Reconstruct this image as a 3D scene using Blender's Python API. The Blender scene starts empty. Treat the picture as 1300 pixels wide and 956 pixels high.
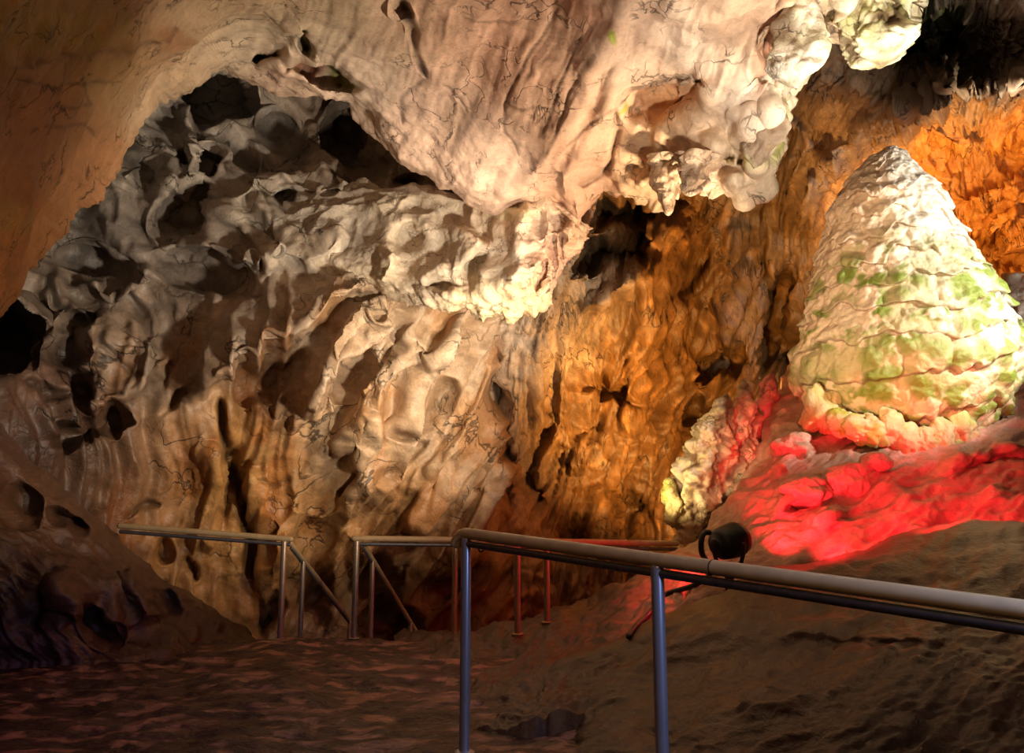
import bpy, math, random
import numpy as np
random.seed(7)

# ------------------------------------------------------------------ camera frame
W, H, F = 1300.0, 956.0, 1020.0
CAM = np.array([0.0, 0.0, 1.5])
PITCH = math.atan((640 - 478) / F)
RIGHT = np.array([1.0, 0.0, 0.0])
FWD = np.array([0.0, math.cos(PITCH), math.sin(PITCH)])
UP = np.array([0.0, -math.sin(PITCH), math.cos(PITCH)])


def P(px, py, d):
    """world point seen at (px,py) of the 1300x956 frame, d metres along the view axis"""
    px = np.asarray(px, float); py = np.asarray(py, float); d = np.asarray(d, float)
    return (CAM + d[..., None] * (FWD + ((px - 650) / F)[..., None] * RIGHT - ((py - 478) / F)[..., None] * UP))


# ------------------------------------------------------------------ noise
_rng = np.random.RandomState(11)
_perm = _rng.permutation(256).astype(np.int64)
_perm = np.concatenate([_perm, _perm, _perm])
_g = _rng.normal(size=(256, 3)); _g /= np.linalg.norm(_g, axis=1)[:, None]
_jit = _rng.rand(256, 3)


def _h(ix, iy, iz):
    return _perm[(_perm[(_perm[ix & 255] + iy) & 255] + iz) & 255]


def perlin(p):
    p = np.asarray(p, float); sh = p.shape[:-1]; p = p.reshape(-1, 3)
    i = np.floor(p).astype(np.int64); f = p - i
    u = f * f * f * (f * (f * 6 - 15) + 10)
    out = np.zeros(len(p))
    for a in (0, 1):
        for b in (0, 1):
            for c in (0, 1):
                g = _g[_h(i[:, 0] + a, i[:, 1] + b, i[:, 2] + c)]
                d = ((f - np.array([a, b, c])) * g).sum(1)
                w = (u[:, 0] if a else 1 - u[:, 0]) * (u[:, 1] if b else 1 - u[:, 1]) * (u[:, 2] if c else 1 - u[:, 2])
                out += w * d
    return (out * 1.5).reshape(sh)


def fbm(p, octv=4, gain=0.5, lac=2.03):
    s = 0; a = 1; q = np.asarray(p, float)
    for k in range(octv):
        s = s + a * perlin(q + 17.3 * k); q = q * lac; a *= gain
    return s


def ridged(p, octv=4, gain=0.5, lac=2.03):
    s = 0; a = 1; q = np.asarray(p, float)
    for k in range(octv):
        s = s + a * (1 - np.abs(perlin(q + 9.7 * k)) * 1.8); q = q * lac; a *= gain
    return s - 1.0


def worley(p):
    p = np.asarray(p, float); sh = p.shape[:-1]; p = p.reshape(-1, 3)
    i = np.floor(p).astype(np.int64); f = p - i
    f1 = np.full(len(p), 9.0); f2 = np.full(len(p), 9.0); idn = np.zeros(len(p))
    for a in (-1, 0, 1):
        for b in (-1, 0, 1):
            for c in (-1, 0, 1):
                hh = _h(i[:, 0] + a, i[:, 1] + b, i[:, 2] + c)
                d = np.sqrt(((_jit[hh] + np.array([a, b, c]) - f) ** 2).sum(1))
                m = d < f1
                f2 = np.where(m, f1, np.minimum(f2, d))
                idn = np.where(m, hh / 255.0, idn)
                f1 = np.where(m, d, f1)
    return f1.reshape(sh), f2.reshape(sh), idn.reshape(sh)


def warp(p, amp, fr, seed=0.0):
    q = p * fr + seed
    return p + amp * np.stack([perlin(q + 3.1), perlin(q + 31.7), perlin(q + 77.7)], -1)


def sstep(x, a, b):
    t = np.clip((x - a) / (b - a), 0, 1)
    return t * t * (3 - 2 * t)


def tps(ctrl):
    """thin plate spline through (px,py,value...)"""
    c = np.array(ctrl, float); xy = c[:, :2] / 400.0; v = c[:, 2:]
    n = len(c)
    def U(r2): return np.where(r2 > 0, r2 * np.log(r2 + 1e-12), 0)
    K = U(((xy[:, None] - xy[None]) ** 2).sum(-1)) + 1e-3 * np.eye(n)
    Pm = np.concatenate([np.ones((n, 1)), xy], 1)
    A = np.block([[K, Pm], [Pm.T, np.zeros((3, 3))]])
    s = np.linalg.solve(A, np.concatenate([v, np.zeros((3, v.shape[1]))]))
    def ev(px, py):
        q = np.stack([px, py], -1).reshape(-1, 2) / 400.0
        o = s[n] + q @ s[n + 1:]
        for k in range(n):
            o = o + U(((q - xy[k]) ** 2).sum(-1))[:, None] * s[k]
        return o.reshape(px.shape + (v.shape[1],))
    return ev


def idw(ctrl, px, py, pw=3.0):
    num = 0; den = 0
    for c in ctrl:
        w = 1.0 / (((px - c[0]) ** 2 + (py - c[1]) ** 2) + 900.0) ** (pw / 2)
        num = num + w[..., None] * np.array(c[2:5]); den = den + w
    return num / den[..., None]


def resample(pts, n, smooth=True):
    pts = np.array(pts, float)
    L = np.concatenate([[0], np.cumsum(np.linalg.norm(np.diff(pts[:, :2], axis=0), axis=1))])
    t = np.linspace(0, L[-1], n)
    o = np.stack([np.interp(t, L, pts[:, k]) for k in range(pts.shape[1])], -1)
    if smooth:
        for _ in range(3):
            o[1:-1] = 0.25 * o[:-2] + 0.5 * o[1:-1] + 0.25 * o[2:]
    return o


def polydist(px, py, poly):
    poly = np.array(poly, float)
    best = np.full(px.shape, 1e9); sd = np.zeros(px.shape); par = np.zeros(px.shape)
    n = len(poly) - 1
    for k in range(n):
        a, b = poly[k], poly[k + 1]
        ab = b - a; l2 = (ab ** 2).sum() + 1e-9
        t = np.clip(((px - a[0]) * ab[0] + (py - a[1]) * ab[1]) / l2, 0, 1)
        dx = px - a[0] - t * ab[0]; dy = py - a[1] - t * ab[1]
        d = np.hypot(dx, dy)
        cr = ab[0] * (py - a[1]) - ab[1] * (px - a[0])      # >0 : below a left-to-right line
        m = d < best
        sd = np.where(m, np.sign(cr) * d, sd); par = np.where(m, (k + t) / n, par); best = np.where(m, d, best)
    return best, sd, par


# ------------------------------------------------------------------ mesh + materials
COL = bpy.context.scene.collection


def link(name, me, mat, parent=None):
    o = bpy.data.objects.new(name, me); COL.objects.link(o)
    if mat: me.materials.append(mat)
    if parent is not None: o.parent = parent
    return o


def grid_mesh(name, pos, col, mat, parent=None, wrap=False, flip=False):
    ny, nx = pos.shape[:2]
    idx = np.arange(ny * nx).reshape(ny, nx)
    if wrap:
        idx = np.concatenate([idx, idx[:, :1]], 1)
    a, b, c, d = idx[:-1, :-1], idx[:-1, 1:], idx[1:, 1:], idx[1:, :-1]
    f = np.stack([a, d, c, b] if not flip else [a, b, c, d], -1).reshape(-1, 4)
    return raw_mesh(name, pos.reshape(-1, 3), f, None if col is None else col.reshape(-1, 3), mat, parent)


def raw_mesh(name, v, f, col, mat, parent=None):
    me = bpy.data.meshes.new(name)
    me.vertices.add(len(v)); me.vertices.foreach_set('co', np.ascontiguousarray(v, dtype=np.float32).ravel())
    nf, k = f.shape
    me.loops.add(nf * k); me.loops.foreach_set('vertex_index', np.ascontiguousarray(f, dtype=np.int32).ravel())
    me.polygons.add(nf); me.polygons.foreach_set('loop_start', np.arange(0, nf * k, k, dtype=np.int32))
    me.polygons.foreach_set('use_smooth', np.ones(nf, dtype=bool))
    me.update(calc_edges=True)
    if col is not None:
        at = me.color_attributes.new('Col', 'FLOAT_COLOR', 'POINT')
        at.data.foreach_set('color', np.concatenate([np.clip(col, 0, 1), np.ones((len(col), 1))], 1).astype(np.float32).ravel())
    me.validate()
    return link(name, me, mat, parent)


def normals(pos, it=14):
    pos = pos.copy()                    # smoothed first, so that narrow cracks keep their width
    for _ in range(it):
        pos[1:-1] = .25 * pos[:-2] + .5 * pos[1:-1] + .25 * pos[2:]; pos[:, 1:-1] = .25 * pos[:, :-2] + .5 * pos[:, 1:-1] + .25 * pos[:, 2:]
    gx = np.gradient(pos, axis=1); gy = np.gradient(pos, axis=0)
    n = np.cross(gx, gy); n /= np.linalg.norm(n, axis=-1)[..., None] + 1e-9
    tocam = CAM - pos
    s = np.sign((n * tocam).sum(-1))[..., None]
    return n * np.where(s == 0, 1, s)


def rock_mat(name, rough=0.62, bump=0.5, scale=6.0, crack=0.35, spec=0.4, mottle=0.25, stretch=(1, 1, 1), vein=0.0, vscale=3.0):
    m = bpy.data.materials.new(name); m.use_nodes = True
    nt = m.node_tree; N = nt.nodes; L = nt.links
    b = N['Principled BSDF']
    at = N.new('ShaderNodeAttribute'); at.attribute_name = 'Col'
    tc = N.new('ShaderNodeTexCoord'); mp = N.new('ShaderNodeMapping'); mp.inputs['Scale'].default_value = stretch
    L.new(tc.outputs['Object'], mp.inputs['Vector'])
    n1 = N.new('ShaderNodeTexNoise'); n1.inputs['Scale'].default_value = scale; n1.inputs['Detail'].default_value = 8; n1.inputs['Roughness'].default_value = 0.62
    n1.inputs['Distortion'].default_value = 0.8
    n2 = N.new('ShaderNodeTexNoise'); n2.inputs['Scale'].default_value = scale * 5; n2.inputs['Detail'].default_value = 5; n2.inputs['Distortion'].default_value = 1.5
    vo = N.new('ShaderNodeTexVoronoi'); vo.feature = 'DISTANCE_TO_EDGE'; vo.inputs['Scale'].default_value = scale * 0.55
    wv = N.new('ShaderNodeVectorMath'); wv.operation = 'MULTIPLY_ADD'
    for n in (n1, n2): L.new(mp.outputs['Vector'], n.inputs['Vector'])
    wv.inputs[1].default_value = (0.35, 0.35, 0.35)
    L.new(n1.outputs['Color'], wv.inputs[0]); L.new(mp.outputs['Vector'], wv.inputs[2]); L.new(wv.outputs[0], vo.inputs['Vector'])
    cr = N.new('ShaderNodeMapRange'); cr.inputs['From Max'].default_value = 0.03; L.new(vo.outputs['Distance'], cr.inputs['Value'])
    # colour mottling
    mr = N.new('ShaderNodeMapRange'); mr.inputs['From Min'].default_value = 0.3; mr.inputs['From Max'].default_value = 0.7
    mr.inputs['To Min'].default_value = 1 - mottle; mr.inputs['To Max'].default_value = 1 + mottle
    L.new(n1.outputs['Fac'], mr.inputs['Value'])
    mx = N.new('ShaderNodeVectorMath'); mx.operation = 'SCALE'; L.new(at.outputs['Color'], mx.inputs[0]); L.new(mr.outputs[0], mx.inputs['Scale'])
    mr2 = N.new('ShaderNodeMapRange'); mr2.inputs['From Min'].default_value = 0.3; mr2.inputs['From Max'].default_value = 0.7
    mr2.inputs['To Min'].default_value = 1 - mottle * .6; mr2.inputs['To Max'].default_value = 1 + mottle * .6
    L.new(n2.outputs['Fac'], mr2.inputs['Value'])
    mx2 = N.new('ShaderNodeVectorMath'); mx2.operation = 'SCALE'; L.new(mx.outputs[0], mx2.inputs[0]); L.new(mr2.outputs[0], mx2.inputs['Scale'])
    last = mx2.outputs[0]; veinout = None
    if vein > 0:            # sparse dark hairline cracks
        v2 = N.new('ShaderNodeTexVoronoi'); v2.feature = 'DISTANCE_TO_EDGE'; v2.inputs['Scale'].default_value = vscale
        n3 = N.new('ShaderNodeTexNoise'); n3.inputs['Scale'].default_value = vscale * 1.3; n3.inputs['Detail'].default_value = 4; n3.inputs['Distortion'].default_value = .6
        L.new(mp.outputs['Vector'], n3.inputs['Vector'])
        w2 = N.new('ShaderNodeVectorMath'); w2.operation = 'MULTIPLY_ADD'; w2.inputs[1].default_value = (.9 / vscale * 2,) * 3
        L.new(n3.outputs['Color'], w2.inputs[0]); L.new(mp.outputs['Vector'], w2.inputs[2]); L.new(w2.outputs[0], v2.inputs['Vector'])
        a1 = N.new('ShaderNodeMapRange'); a1.inputs['From Min'].default_value = .008; a1.inputs['From Max'].default_value = .042; a1.inputs['To Min'].default_value = 1; a1.inputs['To Max'].default_value = 0
        L.new(v2.outputs['Distance'], a1.inputs['Value'])
        n4 = N.new('ShaderNodeTexNoise'); n4.inputs['Scale'].default_value = vscale * .9; n4.inputs['Detail'].default_value = 3; L.new(tc.outputs['Object'], n4.inputs['Vector'])
        g = N.new('ShaderNodeMapRange'); g.inputs['From Min'].default_value = .46; g.inputs['From Max'].default_value = .60; L.new(n4.outputs['Fac'], g.inputs['Value'])
        ml = N.new('ShaderNodeMath'); ml.operation = 'MULTIPLY'; L.new(a1.outputs[0], ml.inputs[0]); L.new(g.outputs[0], ml.inputs[1])
        sb = N.new('ShaderNodeMapRange'); sb.inputs['To Min'].default_value = 1.0; sb.inputs['To Max'].default_value = 1 - vein; L.new(ml.outputs[0], sb.inputs['Value'])
        m3 = N.new('ShaderNodeVectorMath'); m3.operation = 'SCALE'; L.new(last, m3.inputs[0]); L.new(sb.outputs[0], m3.inputs['Scale'])
        last = m3.outputs[0]; veinout = sb.outputs[0]
    L.new(last, b.inputs['Base Color'])
    # bump
    b1 = N.new('ShaderNodeBump'); b1.inputs['Strength'].default_value = bump; b1.inputs['Distance'].default_value = 0.05
    L.new(n1.outputs['Fac'], b1.inputs['Height'])
    b2 = N.new('ShaderNodeBump'); b2.inputs['Strength'].default_value = bump * 0.8; b2.inputs['Distance'].default_value = 0.02
    L.new(n2.outputs['Fac'], b2.inputs['Height']); L.new(b1.outputs['Normal'], b2.inputs['Normal'])
    b3 = N.new('ShaderNodeBump'); b3.inputs['Strength'].default_value = crack; b3.inputs['Distance'].default_value = 0.03
    L.new(cr.outputs[0], b3.inputs['Height']); L.new(b2.outputs['Normal'], b3.inputs['Normal'])
    nrm = b3.outputs['Normal']
    if veinout is not None:
        b4 = N.new('ShaderNodeBump'); b4.inputs['Strength'].default_value = .5; b4.inputs['Distance'].default_value = .02
        L.new(veinout, b4.inputs['Height']); L.new(nrm, b4.inputs['Normal']); nrm = b4.outputs['Normal']
    L.new(nrm, b.inputs['Normal'])
    b.inputs['Roughness'].default_value = rough
    b.inputs['Specular IOR Level'].default_value = spec
    return m


def plain_mat(name, colr, rough=0.5, metal=0.0, noise=0.15, scale=30, stretch=(1, 1, 1)):
    m = bpy.data.materials.new(name); m.use_nodes = True
    nt = m.node_tree; N = nt.nodes; L = nt.links; b = N['Principled BSDF']
    tc = N.new('ShaderNodeTexCoord'); mp = N.new('ShaderNodeMapping'); mp.inputs['Scale'].default_value = stretch
    L.new(tc.outputs['Object'], mp.inputs['Vector'])
    n = N.new('ShaderNodeTexNoise'); n.inputs['Scale'].default_value = scale; n.inputs['Detail'].default_value = 4
    L.new(mp.outputs['Vector'], n.inputs['Vector'])
    r = N.new('ShaderNodeValToRGB')
    r.color_ramp.elements[0].position = 0.3; r.color_ramp.elements[1].position = 0.7
    r.color_ramp.elements[0].color = tuple(c * (1 - noise) for c in colr) + (1,)
    r.color_ramp.elements[1].color = tuple(min(1, c * (1 + noise)) for c in colr) + (1,)
    L.new(n.outputs['Fac'], r.inputs['Fac']); L.new(r.outputs['Color'], b.inputs['Base Color'])
    b.inputs['Roughness'].default_value = rough; b.inputs['Metallic'].default_value = metal
    return m


def tag(o, label=None, cat=None, group=None, kind=None):
    if label: o['label'] = label
    if cat: o['category'] = cat
    if group: o['group'] = group
    if kind: o['kind'] = kind
    return o


def empty(name, loc):
    o = bpy.data.objects.new(name, None); COL.objects.link(o); o.location = tuple(loc); o.empty_display_size = 0.1
    return o


# ------------------------------------------------------------------ rock sheets
class Sheet:
    def __init__(s, px, py, depth_ctrl=None, warp_px=10.0, wf=1 / 60.0):
        s.px, s.py = px, py
        s.d = tps(depth_ctrl)(px, py)[..., 0] if depth_ctrl is not None else np.zeros_like(px)
        q = np.stack([px * wf, py * wf, np.zeros_like(px)], -1)
        s.wx = px + warp_px * fbm(q + 5.5, 3); s.wy = py + warp_px * fbm(q + 50.5, 3)
        s.col = None

    def hollow(s, x, y, rx, ry, ang, h, sharp=1.0):
        a = math.radians(ang); dx = s.wx - x; dy = s.wy - y
        u = (dx * math.cos(a) + dy * math.sin(a)) / rx; v = (-dx * math.sin(a) + dy * math.cos(a)) / ry
        r2 = u * u + v * v
        s.d += h * (1 - sstep(np.sqrt(r2), 1 - 0.9 * min(1, 1 / sharp), 1.1))

    def ridge(s, poly, w, h, taper=0.12):
        d, sd, t = polydist(s.wx, s.wy, poly)
        e = np.minimum(1, np.minimum(t, 1 - t) / taper)
        s.d -= h * e * np.exp(-(d / w) ** 2)

    def ledge(s, poly, w, h, taper=0.12, under=0.18):
        """raised slowly above the line (left-to-right), dropping off sharply below it"""
        d, sd, t = polydist(s.wx, s.wy, poly)
        e = np.minimum(1, np.minimum(t, 1 - t) / taper)
        s.d -= h * e * np.where(sd < 0, np.exp(-(d / w) ** 2 * 0.9), np.exp(-(d / (w * under)) ** 2) * 1.35 - 0.35 * np.exp(-(d / (w * 0.7)) ** 2))

    def crack(s, poly, w, h, dark=None):
        d, sd, t = polydist(s.wx * .35 + s.px * .65, s.wy * .35 + s.py * .65, poly)
        e = np.minimum(1, np.minimum(t, 1 - t) / 0.1 + 0.25)
        g = np.exp(-(d / (w * e)) ** 2)
        s.d += h * g * e
        if dark is not None and s.col is not None:
            s.col *= (1 - (1 - dark) * g)[..., None]

    def paint(s, x, y, rx, ry, ang, c, amt=1.0, nz=0.5):
        a = math.radians(ang); dx = s.wx - x; dy = s.wy - y
        u = (dx * math.cos(a) + dy * math.sin(a)) / rx; v = (-dx * math.sin(a) + dy * math.cos(a)) / ry
        r = np.sqrt(u * u + v * v) + nz * fbm(np.stack([s.px, s.py, 0 * s.px], -1) / 28.0, 3)
        w = (amt * (1 - sstep(r, 0.45, 1.1)))[..., None]
        s.col = s.col * (1 - w) + np.array(c) * w

    def flow(s, ang, fr_across, fr_along, seed=0.0):
        """noise coordinates stretched along image direction ang (deg, 0 = right, 90 = down)"""
        a = math.radians(ang)
        u = s.wx * math.cos(a) + s.wy * math.sin(a); v = -s.wx * math.sin(a) + s.wy * math.cos(a)
        return np.stack([u * fr_along, v * fr_across, np.full_like(u, seed)], -1)

    def stream(s, ang, fr_across, fr_along, seed=0.0, amp=34.0, wf=1 / 220.0):
        """like flow but only gently meandering, for long clean flutes"""
        q = np.stack([s.px * wf, s.py * wf, np.full_like(s.px, seed)], -1)
        x = s.px + amp * fbm(q, 2); y = s.py + amp * fbm(q + 40, 2)
        a = math.radians(ang)
        u = x * math.cos(a) + y * math.sin(a); v = -x * math.sin(a) + y * math.cos(a)
        return np.stack([u * fr_along, v * fr_across, np.full_like(u, seed)], -1)

    def roll(s, dist, R, h):
        t = np.clip(1 - dist / R, 0, 1)
        s.d += h * (1 - np.sqrt(np.maximum(0, 1 - t * t)))

    def pos(s):
        return P(s.px, s.py, s.d)


def loft(top, bot, nx, ny, pw=1.0):
    a = resample(top, nx); b = resample(bot, nx)
    t = (np.linspace(0, 1, ny) ** pw)[:, None, None]
    g = a[None] * (1 - t) + b[None] * t
    return g[..., 0], g[..., 1]


def skirt(pos, col, drop=.9, rows=3):
    out = [pos[-1] - np.array([0, 0, drop * k / rows]) - np.array([0, .12 * k, 0]) for k in range(1, rows + 1)]
    return np.concatenate([pos, np.stack(out)]), np.concatenate([col] + [col[-1:]] * rows)


def foldback(pos, col, rows, amount, lift, end='bottom'):
    """continue the last row backwards (away from the camera) and up so that the lip has real thickness"""
    last = pos[-1] if end == 'bottom' else pos[0]
    ray = last - CAM; ray /= np.linalg.norm(ray, axis=-1)[:, None]
    out = []
    for k in range(1, rows + 1):
        t = k / rows
        q = last + ray * amount * t + UP * (lift * t ** 1.5 if end == 'bottom' else -lift * t ** 1.5)
        q = q + 0.10 * t * np.stack([fbm(q * 1.7 + 4, 3), fbm(q * 1.7 + 40, 3), fbm(q * 1.7 + 80, 3)], -1)
        out.append(q)
    out = np.stack(out)
    c = np.repeat((col[-1:] if end == 'bottom' else col[:1]), rows, 0)
    if end == 'bottom':
        return np.concatenate([pos, out]), np.concatenate([col, c])
    return np.concatenate([out[::-1], pos]), np.concatenate([c, col])


GREY = (.40, .345, .29); BEIGE = (.56, .43, .31); PINK = (.60, .38, .29); OCHRE = (.55, .27, .075); ORANGE = (.62, .27, .05)
BROWN = (.24, .14, .085); DKBROWN = (.11, .062, .04); CREAM = (.78, .68, .52); MOSS = (.30, .34, .03); OLIVE = (.30, .22, .09)

M_scal = rock_mat('scalloped_limestone', 0.5, 0.24, 4, 0.3, 0.5, 0.28, (1, 1, 1), .75, 1.7)
M_flow = rock_mat('flowstone_ochre', 0.45, 0.4, 5, 0.12, 0.5, 0.35, (1.8, 1.8, .45), .8, 1.9)
M_ceil = rock_mat('ceiling_limestone', 0.62, 0.22, 4, 0.15, 0.35, 0.2, (1, 1, 1), .65, 3.2)
M_drap = rock_mat('calcite_drape', 0.5, 0.5, 9, 0.15, 0.45, 0.18, (1, 1, 1), .6, 5.)
M_cone = rock_mat('calcite_stalagmite', 0.5, 0.45, 12, 0.0, 0.45, 0.12)
M_mnd = rock_mat('wet_clay_mound', 0.40, 0.4, 6, 0.0, 0.5, 0.25, (1.0, .6, 1.4))
M_flr = rock_mat('wet_cave_floor', 0.30, 0.9, 6, 0.0, 0.5, 0.35, (.5, 1.3, 1))
#@@ROCK

# ---------- back wall on the right (orange flutes, dark roof corner, orange niche)
def build_wall_back():
    x, y = np.meshgrid(np.arange(585, 1480, 2.4), np.arange(-160, 905, 2.4))
    s = Sheet(x, y, [(600, -150, 9), (600, 300, 9.3), (640, 450, 10.2), (640, 620, 10.6), (650, 800, 10.2), (720, 300, 9.0), (780, 330, 9.6), (700, 430, 9.8), (760, 500, 10.8), (740, 660, 10.4),
                     (850, 260, 10.2), (860, 500, 11.8), (880, 640, 11.4), (950, 400, 12.2), (1000, 250, 11.0), (990, 470, 12.2), (1000, 700, 11), (800, 760, 10.4),
                     (1050, 150, 9.4), (1090, 100, 8.2), (1000, 80, 8.6), (850, 100, 9), (1150, 40, 8.6), (1240, 60, 8.8), (1300, 20, 7.8), (1300, 110, 8.3), (1180, 128, 8.3), (1300, 128, 8.3),
                     (1190, 160, 9.6), (1290, 165, 9.6), (1180, 260, 10.6), (1300, 250, 10.2), (1240, 340, 10.8), (1300, 420, 9.5), (1200, 600, 10), (1480, 100, 7), (1480, 500, 8.5), (1200, -150, 6.5), (900, -150, 7), (1400, 900, 9), (700, 900, 10)])
    # albedo
    s.col = idw([(600, 200, *GREY), (650, 450, *BEIGE), (650, 600, *BEIGE), (660, 700, .50, .31, .16), (720, 420, .55, .40, .26), (760, 350, .48, .33, .2), (700, 560, .45, .25, .10), (780, 480, *OCHRE), (840, 330, *OCHRE), (850, 450, *OCHRE),
                 (740, 640, *OCHRE), (900, 350, .40, .20, .06), (960, 350, .40, .20, .06), (900, 560, .42, .20, .05), (980, 300, .46, .26, .10), (800, 700, .40, .2, .07), (1050, 180, .50, .33, .2), (1000, 180, .46, .30, .18), (1100, 120, .50, .36, .24), (1060, 120, .5, .36, .25),
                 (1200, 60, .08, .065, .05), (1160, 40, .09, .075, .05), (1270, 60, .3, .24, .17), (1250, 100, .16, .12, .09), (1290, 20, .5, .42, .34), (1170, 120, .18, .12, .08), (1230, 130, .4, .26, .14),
                 (1200, 200, *ORANGE), (1280, 180, *ORANGE), (1250, 300, *ORANGE), (1180, 300, *ORANGE), (1280, 450, .5, .42, .34)], x, y, 4.0)
    # hole between drape and ceiling
    s.hollow(785, 300, 58, 66, 8, .75, 1.4); s.hollow(792, 268, 46, 24, 10, .8, 1.5); s.hollow(765, 325, 42, 22, -12, .8, 1.5); s.hollow(812, 300, 14, 40, 0, .5, 1.5)
    s.ridge([(735, 300), (775, 290), (800, 282), (820, 300)], 9, .35); s.ridge([(822, 255), (820, 300), (812, 345), (780, 375), (740, 395)], 9, .5)
    s.ridge([(730, 350), (760, 345), (790, 330), (812, 345)], 10, .3)
    # columns of flowstone under the drape
    s.ridge([(640, 410), (650, 470), (655, 560), (650, 640), (665, 720), (660, 800)], 22, .45); s.crack([(628, 440), (632, 480), (637, 520), (640, 600)], 5, .5, .5)
    s.ridge([(690, 420), (672, 480), (685, 560), (690, 620)], 12, .25); s.crack([(700, 540), (672, 600), (690, 640)], 5, .3, .6)
    s.ridge([(730, 470), (712, 540), (745, 560), (735, 600)], 16, .2); s.hollow(770, 500, 50, 14, 20, .35, 1.5); s.hollow(745, 545, 24, 20, 0, .25)
    s.hollow(800, 640, 40, 60, 0, .4); s.hollow(730, 690, 28, 40, 10, .35)
    # dark clefts in the deep wall
    s.hollow(985, 400, 16, 60, 12, .9, 1.8); s.hollow(915, 465, 40, 18, -20, .7, 1.8); s.hollow(895, 540, 14, 36, -18, .6, 1.8); s.hollow(880, 330, 26, 60, 15, .5); s.hollow(960, 330, 18, 40, 0, .3)
    s.hollow(1000, 440, 30, 40, 0, .8); s.hollow(800, 650, 26, 30, 0, .4)
    s.ridge([(870, 260), (838, 340), (815, 440), (790, 560)], 26, .5); s.ridge([(930, 270), (935, 350), (900, 420)], 16, .3)
    s.ridge([(1000, 190), (1040, 240), (1020, 300)], 14, .3)
    # rib running from the dark corner down to the stalagmite tip
    s.ridge([(1150, 118), (1110, 150), (1075, 190), (1040, 235), (1015, 300)], 22, .6); s.ridge([(985, 150), (1040, 200), (1075, 215)], 14, .3)
    s.ledge([(1030, 130), (1080, 110), (1110, 135)], 20, .3)
    # dark roof corner: hanging shreds
    fl = ridged(s.flow(95, 1 / 14., 1 / 60., 3.0), 3)
    mk = sstep(x, 1125, 1150) * (1 - sstep(y, 118, 140))
    s.d -= mk * .32 * fl
    s.ledge([(1130, 128), (1165, 150), (1180, 128), (1240, 122), (1320, 112)], 26, .7, .02, .2)
    s.hollow(1165, 60, 34, 60, 0, .9); s.hollow(1215, 40, 30, 40, 0, .7); s.hollow(1235, 90, 30, 20, 0, .5)
    s.ridge([(1195, 60), (1190, 110)], 7, .6); s.ridge([(1215, 55), (1205, 120)], 6, .5)
    # orange niche
    s.hollow(1255, 325, 60, 26, 12, .7, 1.4); s.hollow(1290, 205, 30, 18, 0, .3); s.ridge([(1160, 170), (1230, 190), (1300, 178)], 14, .35); s.ridge([(1210, 260), (1260, 245), (1300, 235)], 10, .3); s.ridge([(1300, 270), (1255, 300), (1220, 330)], 10, .25)
    pos = s.pos(); n = normals(pos)
    vert = ridged(s.stream(104, 1 / 34., 1 / 260., 1.0), 3, .5)
    vert2 = ridged(s.stream(104, 1 / 11., 1 / 120., 8.0), 2)
    mo = sstep(x, 640, 760) * (1 - sstep(x, 1000, 1060) * (1 - sstep(y, 300, 420)))
    f1, f2, _ = worley(warp(pos, .35, 1.4) * 2.2)
    disp = mo * (.17 * vert + .085 * vert2) + (1 - mo) * (.10 * vert2 + .12 * fbm(pos * 2.4, 4)) + .10 * fbm(pos * 1.4, 3) - .05 * (f1 - .5) + mo * sstep(y, 450, 560) * .05 * ridged(warp(pos, .2, 2.) * 3.2, 3)
    og = sstep(x, 1150, 1180) * sstep(y, 120, 150)
    disp += og * (.14 * ridged(warp(pos, .3, 2) * 1.9, 4) - .05)
    pos = pos + n * disp[..., None]
    # dark iron staining in the flutes, pale ribs
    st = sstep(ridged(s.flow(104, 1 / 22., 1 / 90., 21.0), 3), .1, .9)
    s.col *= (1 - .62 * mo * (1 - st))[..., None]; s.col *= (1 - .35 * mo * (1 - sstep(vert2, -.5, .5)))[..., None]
    s.paint(1205, 20, 40, 22, 0, (.10, .13, .02), .7); s.paint(1010, 100, 10, 16, 0, MOSS, .3)
    s.paint(700, 450, 60, 40, 20, BEIGE, .6); s.paint(770, 360, 50, 26, -20, (.55, .43, .32), .8)
    o = grid_mesh('wall_back', pos, s.col, M_flow); tag(o, 'orange fluted flowstone wall at the back of the cave', 'wall', kind='structure')


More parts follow.
